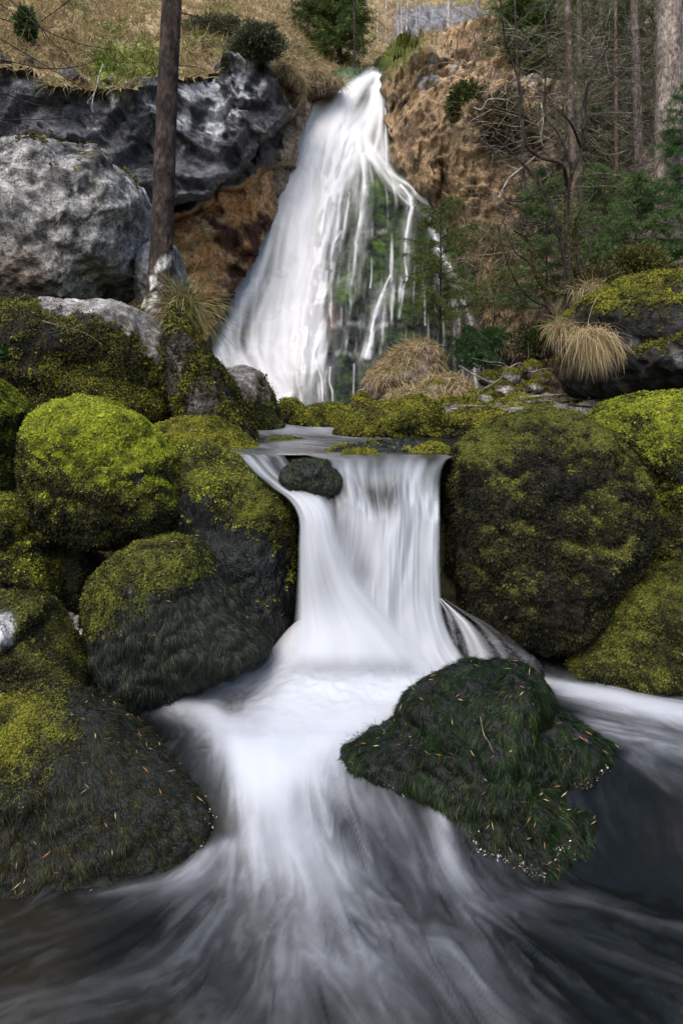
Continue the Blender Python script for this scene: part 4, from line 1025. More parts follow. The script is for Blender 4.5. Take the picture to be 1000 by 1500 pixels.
# ---- rock dome under the falls
FB = rbf([(300, 600, 18.2), (350, 500, 19.0), (400, 400, 20.2), (430, 300, 21.2), (455, 200, 22.4), (500, 120, 24.6), (555, 108, 25.2), (560, 200, 23.2), (500, 250, 21.9), (520, 300, 20.9), (560, 260, 21.9), (600, 300, 21.0), (500, 450, 19.0), (560, 450, 18.8), (640, 420, 19.2), (480, 600, 17.2), (600, 600, 17.2), (700, 600, 17.8), (740, 480, 19.8), (760, 620, 18.6), (700, 380, 20.4), (600, 200, 22.6), (260, 620, 18.6), (300, 450, 20.3), (220, 560, 19.6), (350, 300, 22.3), (390, 190, 23.8)])
def f_D(px, py):
    D = FB(px, py)
    q = fbm(np.c_[(px * .012).ravel(), (py * .004).ravel(), np.zeros(px.size)], 1, 3, 331).reshape(px.shape)
    t = (py + q * 60) / 62.
    fr = t - np.floor(t)
    step = (fr - ss(.86, 1.0, fr)) * .55            # treads and risers
    amp = lerp(.35, 1., ss(470, 520, px)) * ss(190, 300, py)
    return D + (step - .2) * amp
def f_disp(V, px, py):
    n = fbm(V, .8, 4, 333, .55) * .35 + fbm(V, 2.6, 3, 335, .5, 'b') * .12
    return toward(V, n * lerp(.45, 1, ss(480, 520, px)) - .05)
def f_col(V, N, px, py):
    a = fbm(V, .8, 4, 340, .6); b = fbm(V, 2.5, 4, 342, .6)
    C = mixc((.035, .075, .016), (.010, .018, .010), ss(-.15, .2, a + b * .6))
    C = C + (np.array([.08, .15, .015], f32) - C) * (ss(.1, .4, fbm(V, 1.1, 4, 344, .6) + .25 * ss(300, 240, py)))[:, None]
    C = C + (np.array([.012, .016, .022], f32) - C) * (ss(440, 500, py) * ss(-.3, .1, b) * .8)[:, None]
    C = C + (np.array([.16, .07, .03], f32) - C) * (polymask(px, py, [(470, 450), (490, 440), (496, 478), (475, 482)], 5, 8) * .8)[:, None]
    left = ss(350, 320, px) * ss(450, 500, py)
    C = C + (np.array([.035, .045, .035], f32) - C) * left[:, None]
    return C
FK = [(215, 640), (262, 520), (292, 460), (330, 390), (358, 320), (378, 250), (395, 200), (430, 150), (492, 108), (560, 95), (590, 200), (620, 250), (660, 290), (700, 370), (745, 460), (775, 520), (790, 640)]
fr_, FV, FF, FN = relief('waterfall_rock', 205, 792, 100, 640, 1.9, f_D, f_disp, f_col, keep=lambda px, py: polydist(px, py, FK) > -6, wetf=lambda V, N, px, py: np.full(len(V), .75), mat=M_ROCKF,
    label='dark green mossy rock dome under the waterfall')

# ---- orange conglomerate cliff on the right
TOPR = [(540, 130), (556, 108), (575, 96), (640, 78), (690, 66), (730, 55), (800, 20), (900, -20), (1400, -60)]
CRB = rbf([(545, 130, 23.5), (560, 250, 22.4), (600, 120, 21), (600, 250, 20.6), (640, 100, 21.0), (640, 300, 20.0), (700, 120, 19.5), (700, 300, 18.6), (700, 500, 18.6), (760, 300, 18.0), (760, 560, 17.5), (850, 100, 20), (850, 300, 17.5), (850, 560, 16.0), (1000, 100, 19), (1000, 300, 15.5), (1000, 560, 13.5), (1350, 100, 16), (1350, 500, 10), (680, 400, 20.0), (600, 450, 22)])
def cr_b(py): return interp([(60, 545), (100, 550), (240, 562), (280, 598), (300, 624), (360, 655), (400, 690), (480, 706), (520, 742), (640, 752)], py) + 4 * np.sin(py * .13) + 3 * np.sin(py * .31)
def cr_D(px, py):
    e = interp(TOPR, px) + 4 * np.sin(px * .1)
    return CRB(px, py) + 1.6 * ss(26, 0, px - cr_b(py)) ** 2 + (ss(12, -8, py - e) * 1.5 + np.maximum(0, e - py) * .12)
def cr_disp(V, px, py):
    n = fbm(V, .6, 5, 351, .6, 'r') * .9 + fbm(V, 1.9, 5, 353, .65) * .42 + fbm(V, 3.5, 3, 355, .5, 'b') * .12
    n = n * .6 + terr(fbm(V, .5, 3, 357), 5) * 1.1 + terr(fbm(V, 1.4, 3, 358), 4) * .4
    tr = V @ np.array([.8, 0, .9], f32); n = n + .35 * np.sin(tr * 1.1 + fbm(V, .5, 2, 356) * 3)
    return toward(V, n * ss(0, 22, px - cr_b(py)) * 1.15)
def cr_col(V, N, px, py):
    a = fbm(V, .7, 5, 360, .6); b = fbm(V, 2.2, 5, 362, .65); c = fbm(V, 5, 3, 364, .6)
    C = mixc((.48, .33, .185), (.23, .15, .085), ss(-.15, .25, a + b * .6))
    C = C + (np.array([.42, .30, .12], f32) - C) * (ss(.1, .4, fbm(V, 1.2, 4, 366, .6)) * .6)[:, None]
    C = C + (np.array([.30, .26, .23], f32) - C) * (ss(.2, .42, b) * .55)[:, None]
    C = C + (np.array([.035, .022, .014], f32) - C) * (ss(.08, .3, fbm(V, 1.1, 6, 368, .75)) * .85)[:, None]
    grey = ss(720, 850, px) * .8
    C = C + (mixc((.36, .31, .25), (.17, .14, .11), ss(-.15, .2, b)) - C) * grey[:, None]
    wh = (polymask(px, py, [(760, 90), (830, 80), (870, 60), (930, 70), (900, 100), (820, 110), (770, 130)], 12, 26) + polymask(px, py, [(600, 110), (620, 90), (700, 80), (700, 96), (650, 108), (620, 130)], 5, 9)) * ss(-.1, .2, b)
    wh = np.maximum(wh, ss(.34, .5, fbm(V, 1.1, 5, 370, .7)) * ss(700, 760, px) * .7)
    C = C + (np.array([.42, .41, .41], f32) - C) * wh.clip(0, 1)[:, None]
    e = py - interp(TOPR, px)
    g = ss(34, 6, e + 10 * c) * ss(760, 600, px)
    C = C + (np.array([.10, .12, .015], f32) - C) * (g * ss(660, 590, px))[:, None]
    lf = ss(14, 2, px - cr_b(py)); C = C + (np.array([.04, .05, .018], f32) - C) * lf[:, None]
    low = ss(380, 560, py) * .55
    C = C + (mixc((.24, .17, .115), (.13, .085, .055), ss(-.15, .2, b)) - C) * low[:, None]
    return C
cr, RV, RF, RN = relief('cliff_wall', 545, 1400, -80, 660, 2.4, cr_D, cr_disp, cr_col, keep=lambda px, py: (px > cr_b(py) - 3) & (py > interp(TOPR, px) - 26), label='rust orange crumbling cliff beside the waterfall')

# ------------------------------------------------------------------ the waterfall itself
FALL = [
 # main white body
 [(545, 118, 8, 1.), (520, 140, 20, 1.), (490, 180, 38, 1.2), (468, 230, 42, 1.3), (450, 290, 42, 1.3), (435, 350, 44, 1.3), (425, 410, 48, 1.3), (415, 470, 54, 1.2), (405, 525, 60, 1.2), (400, 570, 50, 1.)],
 [(552, 118, 6, 1.), (548, 160, 12, 1.), (530, 200, 22, 1.1), (505, 235, 24, 1.2), (480, 290, 24, 1.2), (468, 350, 20, 1.2), (462, 400, 20, 1.1), (455, 450, 26, 1.1), (450, 500, 24, 1.), (430, 560, 22, .9)],
 [(500, 130, 6, .6), (462, 160, 10, .8), (440, 210, 12, .9), (424, 270, 12, .9), (405, 330, 14, .8), (380, 390, 16, .8), (355, 440, 18, .75), (335, 490, 20, .65), (322, 530, 20, .6)],
 [(400, 330, 10, .3), (365, 400, 10, .5), (340, 440, 9, .35), (315, 470, 5, .7), (300, 500, 4, .6)],
 [(345, 425, 6, .55), (328, 455, 5, .7), (312, 478, 4, .7)],
 [(330, 520, 26, .5), (360, 545, 34, .9), (395, 560, 30, 1.), (412, 590, 22, .9)],
 # cap flowing right over the dome, then braided streams
 [(515, 215, 14, 1.), (535, 224, 10, .9), (548, 245, 6, .75), (566, 270, 5, .7), (585, 295, 4.5, .75), (598, 305, 4, .8)],
 [(556, 120, 4, .9), (558, 160, 5, .6), (556, 200, 6, .5), (548, 230, 6, .5)],
 [(563, 170, 2, .7), (564, 215, 2.2, .8), (565, 250, 2, .5)],
 [(540, 235, 8, .75), (560, 252, 6, .6), (582, 268, 5, .7), (605, 285, 6, 1.), (620, 298, 6, 1.), (628, 330, 4, .8), (634, 358, 4, .85), (642, 380, 5, .9), (655, 395, 5, .8), (668, 420, 5, .8), (674, 445, 6, .7), (686, 478, 7, .6)],
 [(640, 372, 5, .9), (640, 395, 6, .9), (648, 392, 4, .6)],
 [(585, 280, 4, .9), (600, 300, 5, .9), (596, 330, 4, .9), (592, 360, 3.5, .85), (590, 385, 3, .8), (594, 410, 3, .8), (588, 432, 4, .6), (583, 468, 4, .5)],
 [(570, 408, 3, .8), (560, 430, 4, .9), (551, 455, 5, .95), (545, 478, 5, 1.), (541, 505, 7, 1.), (537, 525, 9, .9)],
 [(531, 230, 8, .7), (533, 260, 7, .7), (531, 290, 8, .75), (527, 325, 6, .7), (522, 350, 5, .8), (519, 385, 5, .7), (516, 420, 5, .4)],
 [(512, 290, 3, .5), (507, 320, 3, .6), (503, 345, 3, .55), (501, 355, 3, .5)],
 [(500, 345, 4, .6), (490, 360, 4, .7), (486, 375, 3, .5), (485, 400, 3, .6)],
 [(497, 300, 3, .5), (495, 330, 3, .4), (493, 355, 3, .35)],
 [(543, 385, 2, .4), (543, 410, 2, .7), (541, 425, 2.5, .6)],
 [(478, 405, 6, .9), (476, 430, 7, 1.), (470, 455, 8, .95), (466, 490, 9, .95), (462, 510, 9, .85), (455, 540, 8, .5)],
 [(440, 525, 7, .8), (458, 518, 5, .7), (466, 540, 4, .9), (472, 560, 4, .9), (474, 590, 4, .7)],
 [(484, 540, 2.5, .7), (483, 560, 2.5, .8), (487, 575, 3, .8), (488, 592, 2.5, .6)],
 [(619, 425, 2, .8), (619, 450, 2, .8), (619, 480, 2, .5)],
 [(484, 450, 2.5, .6), (486, 480, 2.5, .4)],
 [(400, 560, 14, .8), (425, 540, 12, .7), (448, 520, 9, .6)],
 [(555, 400, 30, .0), (556, 520, 3, .3)],
 [(687, 500, 2, .4), (692, 560, 3, .5), (694, 585, 2, .4)],
 [(518, 535, 2, .5), (517, 580, 2, .4)],
 [(436, 560, 2, .5), (443, 590, 3, .5)],
 [(520, 215, 24, .7), (548, 240, 20, .5), (580, 278, 14, .42), (612, 300, 12, .4), (636, 355, 9, .35), (655, 400, 9, .35), (682, 455, 10, .3)],
 [(528, 235, 20, .45), (528, 300, 18, .32), (522, 370, 14, .28), (516, 430, 12, .18)],
 [(498, 290, 14, .35), (494, 350, 12, .3), (486, 410, 12, .3)], [(598, 300, 12, .3), (592, 360, 12, .28), (590, 430, 12, .22)], [(560, 430, 12, .3), (545, 490, 12, .35), (538, 525, 16, .4)],
 [(548, 140, 12, .6), (556, 190, 10, .5), (560, 235, 9, .4)], [(470, 500, 16, .4), (462, 550, 22, .4), (470, 590, 20, .35)], [(690, 480, 14, .22), (694, 560, 16, .22)],
]
def conv_px(px, py): return px, py
st = 1.15
PX, PY = np.meshgrid(np.arange(285, 745, st), np.arange(106, 606, st))
dens, vx, vy = strokes(PX, PY, FALL, conv_px, .74)
vy = vy + .02
Lw1 = lic(PX.shape, vx, vy, 22, np.random.RandomState(31), 2); Lw2 = lic(PX.shape, vx, vy, 44, np.random.RandomState(32), 7)
q = np.c_[(PX * .05).ravel(), (PY * .012).ravel(), np.zeros(PX.size)]
films = fbm(q, 1, 4, 380, .6).reshape(PX.shape)
qb = np.c_[(PX * .03).ravel(), (PY * .03).ravel(), np.zeros(PX.size)]
blob = fbm(qb, 1, 3, 385, .5).reshape(PX.shape)
body = ss(.3, .8, dens)
# horizontal ledges where the water breaks
band = np.exp(-((PY - (478 + 8 * blob)) / 4.) ** 2) * ss(470, 490, PX) * ss(600, 560, PX) + np.exp(-((PY - (522 + 14 * blob)) / 5.) ** 2) * ss(440, 480, PX) * ss(560, 530, PX) + .6 * np.exp(-((PY - (345 + 20 * blob)) / 5.) ** 2) * ss(490, 510, PX) * ss(580, 560, PX) + np.exp(-((PY - (412 + 14 * blob)) / 6.) ** 2) * ss(480, 500, PX) * ss(540, 520, PX) * .5
thinw = 1 - ss(478, 455, PX + (PY - 300) * .12)
Lwf = lic(PX.shape, vx, vy, 16, np.random.RandomState(41), 2)
dens = dens * (1 - .42 * thinw * ss(215, 260, PY) * ss(-.8, .9, -Lwf)) * (1 - .12 * thinw)
fo = dens * (1 + (1 - body) * (.34 * Lw1 + .22 * Lw2)) * (1 + .03 * Lw2 * body); fo = fo + .25 * body * fo
inside_ = polymask(PX, PY, [(300, 640), (300, 520), (330, 460), (370, 390), (395, 320), (408, 250), (425, 200), (460, 150), (500, 108), (560, 95), (575, 200), (590, 250), (640, 290), (680, 370), (730, 460), (745, 640)], 14)
Lw3 = lic(PX.shape, vx * .4, np.abs(vy) + .6, 30, np.random.RandomState(33), 3)
spray = (.06 * ss(.1, .4, films) + .55 * ss(.6, 2.6, Lw3) * ss(-.3, .2, films)) * ss(200, 260, PY) * inside_ * ss(760, 640, PX)
fo = fo + (spray.clip(0, 1) + band.clip(0, 1) * (.10 + .12 * Lw1 + .4 * blob).clip(0, 1)) * (1 - dens.clip(0, 1)) * inside_
fold = ss(.1, .5, fbm(np.c_[(PX * .022 + PY * .004).ravel(), (PY * .011).ravel(), np.zeros(PX.size)], 1, 4, 388, .6).reshape(PX.shape) * 1.5)
foam = (fo * (1 - .10 * fold * ss(260, 420, PY))).clip(0, .985)  # fold shading put into the foam, on top of the modelled folds
foam = foam * (1 - (.17 * ss(.2, 1.8, -Lw2) + .08 * ss(.3, 2., -Lw1)) * ss(180, 440, PY) * ss(0, 1, body))
D = f_D(PX, PY)
qq = fbm(np.c_[(PX * .012).ravel(), (PY * .004).ravel(), np.zeros(PX.size)], 1, 3, 331).reshape(PX.shape)
tt = (PY + qq * 60) / 62.; fr2 = tt - np.floor(tt)
amp = lerp(.35, 1., ss(470, 520, PX)) * ss(190, 300, PY)
D = FB(PX, PY) + ((fr2 - ss(.70, 1.0, fr2)) * .55 - .2) * amp * .8 * (1 - .8 * body)
V = W(PX, PY, D).reshape(-1, 3)
V = toward(V, fbm(V, .55, 2, 333, .5) * .25)
led = (PY + 26 * blob + .25 * PX) / 46.; lf_ = led - np.floor(led)
bulge = (.28 + .18 * thinw + .12 * (ss(.0, .25, lf_) - lf_) * body * ss(360, 440, PY) + .12 * ss(.3, 1.3, dens) + .02 * Lw2 * body - .05 * fold * body + .05 * blob * body).ravel()
V = toward(V, bulge)
V2, F2, fo2 = compact(V, gridfaces(*PX.shape, keep=foam > .02), foam.ravel())
tag(mesh('waterfall_water', V2, F2, M_VEIL, foam=fo2), kind='structure', label='tall white waterfall fanning out from a narrow notch over the green rock dome')
# ------------------------------------------------------------------ trees
def trunk_mesh(path, rad, k=14, lump=.06, seed=0, c0=(.05, .03, .022), c1=(.09, .06, .045), lichen=None, n=None, base=0.):
    n = n or max(12, int(len(path) * 12))
    R = catmull([list(p) + [r] for p, r in zip(path, rad)], n)
    V, Q = tube(R[:, :3], R[:, 3], k)
    rr = np.repeat(R[:, 3], k); cen = np.repeat(R[:, :3], k, 0)
    d = fbm(V * np.array([1, 1, .4], f32), 3.2 / max(rad[0] * 3, .1), 4, seed, .6)
    V = (cen + (V - cen) * (1 + d * lump * 3)[:, None]).astype(f32)
    C = mixc(c0, c1, ss(-.2, .3, fbm(V, 6, 4, seed + 3, .6)))
    if lichen:
        lz0, lz1, amt = lichen
        m = ss(.12, .25, fbm(V, 4.5, 4, seed + 8, .6) - (1 - amt)) * ss(lz1 + .3, lz1, V[:, 2]) 
        C = C + (np.array([.5, .5, .47], f32) - C) * m[:, None]
    return V, Q, C

def dead_twigs(mb, path, rad, n, L, rng, c=(.05, .04, .035), droop=-.2, z0=0., r0=.006, side=None):
    P = np.array(path, float)
    for k in range(n):
        t = rng.uniform(0, 1) ** .8 * (len(P) - 1); i = min(int(t), len(P) - 2); p = P[i] + (P[i + 1] - P[i]) * (t - i)
        a = rng.uniform(0, 2 * np.pi)
        d = np.array([math.cos(a), math.sin(a), rng.uniform(-.3, .35)]); l = L * rng.uniform(.4, 1.2)
        pts = [p]
        for s in range(5):
            d = d + rng.normal(size=3) * .13 + np.array([0, 0, droop * .2]); d /= np.linalg.norm(d)
            pts.append(pts[-1] + d * l / 5)
        V, Q = tube(catmull(pts, 8), np.linspace(r0, r0 * .3, 8), 3); mb.add(V, Q, c)
        for s in range(rng.randint(0, 4)):
            q = pts[rng.randint(1, 5)]; e = d + rng.normal(size=3) * .6; e /= np.linalg.norm(e)
            V, Q = tube([q, q + e * l * .2, q + e * l * .35 + [0, 0, droop * l * .15]], [r0 * .5, r0 * .4, r0 * .2], 3); mb.add(V, Q, c)

def tree(name, label, pts, Y, widths, seed, c0, c1, twigs=0, tl=1., lichen=None, group=None, tr=.006, tc=(.06, .05, .04), droop=-.4, k=14, dY=None, foot=True):
    """pts: trunk line in picture rows from foot to top, widths in px"""
    rng = np.random.RandomState(seed)
    dY = dY or [0] * len(pts)
    path = [W(x, y, Y + d) for (x, y), d in zip(pts, dY)]
    rad = [w * Y / F / 2 for w in widths]
    root = empty(name, path[0], label, 'tree', group)
    V, Q, C = trunk_mesh(path, rad, k, .035, seed, c0, c1, lichen)
    mesh('trunk', V, Q, M_BARK, root, True, Col=C)
    if twigs:
        mb = MB(); dead_twigs(mb, path, rad, twigs, tl, rng, tc, droop, r0=tr); mb.build('crown', M_BARK, root)
    return root, path

def needles(mb, P, D, s, w, rng, c0, c1, n):
    """flat drooping spray: n needles round each twig point"""
    Q = np.repeat(P, n, 0); Dd = np.repeat(D, n, 0)
    Dn = nrm(Dd * .8 + rng.normal(size=Q.shape) * .75)
    Q = Q + rng.normal(size=Q.shape) * s * .35
    V, Fq = leaf_quads(Q.astype(f32), Dn.astype(f32), s * np.exp(rng.normal(size=len(Q)) * .25), w, rng)
    t = np.repeat(rng.rand(len(P)), n) * .6 + rng.rand(len(Q)) * .4
    C = mixc(c0, c1, t); mb.add(V, Fq, np.repeat(C, 4, 0))

def conifer(name, label, x, yb, Y, H, R, seed, trunk_w=.05, z0=.15, nb=46, c0=(.012, .03, .008), c1=(.06, .10, .02), ns=.06, dens=7, bark=((.03, .02, .015), (.06, .045, .035)), group=None, top=True, arc=-.35, dirbias=None, lean=0., shape=.9, ntw=10):
    rng = np.random.RandomState(seed)
    b = W(x, yb, Y)
    root = empty(name, b, label, 'tree', group)
    path = [b + np.array([lean * H * t, 0, H * t]) for t in (0, .3, .6, 1.)]
    V, Q, C = trunk_mesh(path, [trunk_w, trunk_w * .8, trunk_w * .55, trunk_w * .12], 9, .03, seed, *bark)
    mesh('trunk', V, Q, M_BARK, root, True, Col=C)
    mbt = MB(); mbn = MB(); TP = []; TD = []
    for i in range(nb):
        t = z0 + (1 - z0) * (i + rng.rand()) / nb
        a = rng.uniform(0, 2 * np.pi) if dirbias is None or rng.rand() < .4 else dirbias + rng.normal() * .7
        l = R * (1 - (t - z0) / (1 - z0)) ** shape * rng.uniform(.55, 1.1) + .12 * R
        d = np.array([math.cos(a), math.sin(a), .25 + .4 * t]); d /= np.linalg.norm(d)
        p = path[0] + (path[-1] - path[0]) * t; pts = [p]
        for s in range(7):
            d = d + np.array([0, 0, arc * .16]) + rng.normal(size=3) * .05; d /= np.linalg.norm(d); pts.append(pts[-1] + d * l / 7)
        pts = np.array(pts)
        V, Q = tube(pts, np.linspace(trunk_w * .16 + .003, .002, 8), 3); mbt.add(V, Q, bark[0])
        side = np.cross(d, [0, 0, 1.]); side /= np.linalg.norm(side) + 1e-9
        for s in range(ntw):
            u = rng.uniform(.15, 1) * 7; k = min(int(u), 6); q = pts[k] + (pts[k + 1] - pts[k]) * (u - k)
            e = (pts[k + 1] - pts[k]); e /= np.linalg.norm(e); sd = side * rng.choice([-1, 1])
            tl = l * .42 * (1.15 - u / 7) + .05
            dd = e * .7 + sd + np.array([0, 0, -.35]) + rng.normal(size=3) * .15; dd /= np.linalg.norm(dd)
            m = max(2, int(tl / (ns * .6)))
            ts = np.linspace(0, tl, m)
            TP.append(q + dd * ts[:, None] + np.array([0, 0, -.25]) * (ts[:, None] / max(tl, .01)) ** 2 * tl); TD.append(np.tile(dd, (m, 1)))
        m = max(3, int(l / (ns * .6))); ts = np.linspace(.15, 1, m) * 7; ki = np.minimum(ts.astype(int), 6)
        TP.append(pts[ki] + (pts[ki + 1] - pts[ki]) * (ts - ki)[:, None]); TD.append(np.tile(d, (m, 1)))
    needles(mbn, np.concatenate(TP), np.concatenate(TD), ns * .9, .085, rng, c0, np.array(c1) * 1.5, int(dens * 1.7))
    mbt.build('crown', M_BARK, root); mbn.build('foliage', M_NEEDLE, root, False)
    return root

# the near trunk beside the left boulders, lichened foot, cut by the frame top
tr1, p1 = tree('spruce_tree', 'dark red brown trunk with white lichen spots growing from the boulders', [(224, 505), (231, 445), (236, 380), (241, 250), (246, 120), (252, 0), (258, -160), (266, -500)], 8.4,
    [66, 42, 35, 31, 29, 28, 26, 20], 501, (.022, .016, .013), (.066, .048, .040), twigs=0, lichen=(0, 3.3, 1.0), k=28)
mb = MB(); rng = np.random.RandomState(3)
for pts, r in [([(262, 18), (300, 28), (338, 46)], .009), ([(262, 96), (285, 98), (305, 105)], .006), ([(255, 20), (262, 8), (266, -6)], .006), ([(255, 285), (262, 286), (275, 290)], .006), ([(250, 372), (262, 376), (288, 396)], .007), ([(252, 400), (268, 420), (282, 424)], .005), ([(240, 250), (225, 246), (218, 240)], .006), ([(254, 330), (270, 325), (280, 330)], .004), ([(255, 352), (275, 362), (283, 358)], .004)]:
    P = [W(x, y, 8.35) for x, y in pts]; V, Q = tube(catmull(P, 10), np.linspace(r, r * .35, 10), 5); mb.add(V, Q, (.03, .024, .02))
mb.build('crown', M_BARK, tr1)
mb = MB()
for pts, w0 in [([(226, 470, 8.3), (212, 492, 8.0), (196, 505, 7.6), (182, 520, 7.2)], 20), ([(232, 470, 8.3), (236, 500, 7.9), (246, 530, 7.5), (262, 560, 7.0)], 20), ([(238, 462, 8.3), (256, 480, 8.1), (270, 505, 7.8), (284, 535, 7.4)], 18), ([(222, 462, 8.4), (205, 470, 8.3), (186, 474, 8.0)], 14)]:
    n = 16; R = catmull([(*W(x, y, Y), w) for (x, y, Y), w in zip(pts, np.linspace(w0, w0 * .3, len(pts)) * 8 / F / 2)], n)
    V, Q = tube(R[:, :3], R[:, 3], 8); V = V + vnormals(V, Q) * (fbm(V, 6, 3, 5) * .03)[:, None]
    mb.add(V, Q, mixc((.03, .024, .018), (.09, .075, .055), ss(-.2, .3, fbm(V, 7, 4, 6))))
mb.build('root', M_BARK, tr1)
GB = ((.15, .12, .10), (.26, .22, .19))
tree('spruce_tree', 'stoutest grey barked trunk standing above the overhanging rock', [(975, 372), (976, 340), (978, 200), (980, 0), (984, -400)], 12.5, [46, 39, 37, 34, 28], 502, *GB, twigs=26, tl=1.3, tc=(.13, .12, .10), k=24, group=None)
RT = 'slim forest trunks'
tree('spruce_tree', 'slim pale grey trunk next to the stoutest trunk', [(938, 330), (936, 250), (931, 100), (928, -20), (926, -300)], 14.5, [15, 14, 12, 11, 9], 503, (.10, .08, .065), (.20, .17, .15), twigs=45, tl=1.6, tc=(.15, .135, .115))
tree('spruce_tree', 'brownish trunk rising behind the forked bare tree', [(848, 420), (842, 300), (835, 150), (831, 0), (829, -300)], 13.6, [15, 13, 11, 10, 8], 504, (.07, .05, .04), (.14, .11, .09), twigs=45, tl=1.5, tc=(.10, .09, .075))
tree('spruce_tree', 'greenish shorter trunk tight beside the brownish one', [(850, 330), (848, 240), (848, 100), (848, 20), (849, -300)], 14.8, [11, 10, 9, 8, 6], 505, (.07, .07, .04), (.12, .12, .08), twigs=30, tl=1.4, tc=(.10, .09, .075))
tree('spruce_tree', 'thin straight reddish grey stem between the slim trunks', [(903, 330), (902, 200), (901, 60), (900, -200)], 14.2, [6, 6, 5, 4], 506, (.09, .06, .05), (.15, .12, .10), twigs=40, tl=1.2, tc=(.13, .12, .10), k=8)
tree('dead_tree', 'dark hair thin stem in front of the rust cliff', [(768, 330), (764, 200), (757, 80), (752, -30)], 13.5, [5, 5, 4, 3], 507, (.03, .025, .02), (.06, .05, .04), twigs=24, tl=.9, tc=(.05, .04, .035), k=7)
tree('spruce_tree', 'white stem cut by the frame edge behind the stoutest trunk', [(1004, 300), (1001, 120), (998, 0), (996, -200)], 16, [9, 8, 7, 6], 508, (.3, .3, .28), (.45, .45, .42), twigs=8, tl=1., k=8)
# thin trunks on the far slope
PALE = ((.30, .26, .22), (.42, .38, .34))
FT = [(290, 22, 9, 26, 'pale broken stump like trunk above the white streaked cliff', PALE), (365, 24, 5, 33, 'first of three slim trunks above the dark juniper', GB), (371, 27, 4, 34, 'thinnest of three slim trunks above the dark juniper', GB), (394, 42, 8, 31, 'thickest of three slim trunks above the dark juniper', GB),
      (428, 90, 2.5, 27, 'thin crooked stem on the straw slope beside the dark fir', ((.1, .07, .05), (.16, .12, .1))), (583, 78, 2.5, 34, 'thin birch stem above the mossy cliff brow', PALE), (589, 84, 3, 33, 'second birch stem above the mossy cliff brow', PALE), (594, 82, 2.5, 34.5, 'third birch stem above the mossy cliff brow', PALE),
      (656, 56, 5, 36, 'single pale trunk before the grey outcrop', PALE), (552, 72, 2, 36, 'hair thin stem beside the dark fir', PALE), (566, 76, 2, 38, 'hair thin stem between fir and birches', PALE), (610, 70, 2, 40, 'thin far stem against the grey outcrop', PALE), (345, 12, 3, 40, 'far stem highest on the straw slope', GB), (536, 60, 2.5, 44, 'far stem behind the dark fir', GB)]
for i, (x, y, wd, Y, lab, cc) in enumerate(FT):
    rg = np.random.RandomState(600 + i); l = rg.uniform(-5, 5)
    tree('slim_tree', lab, [(x, y + 8), (x + l * .2, y - 30), (x + l, y - 120), (x + l * 1.5, y - 260)], Y, [wd, wd * .95, wd * .8, wd * .5], 600 + i, *cc, twigs=10 if wd < 5 else 4, tl=1.2, tr=.012, tc=(.12, .1, .085), k=8)
# conifers
conifer('fir_tree', 'dark green fir at the head of the waterfall', 497, 92, 27, 5.0, 1.55, 620, .11, .02, 80, (.03, .055, .015), (.085, .12, .03), .14, 8, arc=-.2, shape=.45)
conifer('fir_tree', 'dense fir with short brown trunk beside the waterfall notch', 474, 98, 27.5, 5.6, 1.5, 621, .16, .24, 70, (.03, .05, .015), (.08, .11, .03), .14, 8, arc=-.2, shape=.45)
tree('slim_tree', 'black pole thin stem beside the waterfall notch', [(519, 116), (519, 60), (518, 0), (518, -60)], 25.2, [3.4, 3.2, 3, 2], 622, (.02, .018, .015), (.05, .04, .035), twigs=20, tl=.8, tr=.01, tc=(.04, .035, .03), k=7)
conifer('spruce_tree', 'light green spruce boughs hanging over the fallen log', 765, 110, 20, 3.6, 1.1, 623, .05, .05, 60, (.02, .05, .010), (.08, .13, .02), .11, 6, shape=.35)
conifer('spruce_tree', 'slender spruce on the grass mound before the dripping rock', 645, 560, 11.6, 3.1, .95, 624, .032, .33, 44, (.022, .042, .010), (.10, .12, .030), .05, 6, arc=-.25, bark=((.015, .012, .010), (.035, .028, .022)), dirbias=None, shape=.4, ntw=8)
conifer('spruce_tree', 'low seedling spruce with bright green fans at the pole foot', 705, 565, 11.9, .95, .75, 625, .016, .3, 26, (.02, .05, .012), (.045, .095, .028), .045, 7, arc=-.1, shape=.4)
YS = [(722, 478, 15.0, 2.2, 1.0, 'yellowish young spruce against the rust cliff', ((.06, .065, .02), (.14, .14, .05))), (800, 470, 12.6, 2.6, 1.0, 'young spruce below the forked bare tree', ((.03, .05, .018), (.085, .115, .04))),
      (885, 430, 13.2, 2.4, 1.25, 'lush young spruce before the thin reddish stem', ((.03, .055, .018), (.09, .125, .04))), (930, 400, 11.6, 1.6, .9, 'bushy young spruce beside the stoutest trunk', ((.03, .055, .018), (.08, .12, .04))),
      (865, 330, 15.6, 2.6, 1.2, 'shady young spruce high on the wooded slope', ((.012, .03, .01), (.045, .08, .02))), (1005, 420, 11.8, 3.4, .9, 'spruce boughs at the frame edge behind the stoutest trunk', ((.014, .04, .012), (.05, .10, .025))),
      (795, 380, 15.2, 2.0, .9, 'dim young spruce behind the hair thin stem', ((.012, .03, .01), (.045, .08, .02)))]
for i, (x, y, Y, H, R, lab, (a, b)) in enumerate(YS):
    conifer('young_spruce', lab, x, y, Y, H, R, 640 + i, .025, .12, 46, np.array(a) * 1.3, np.array(b) * 1.15, .048, 7, shape=.5, ntw=10)
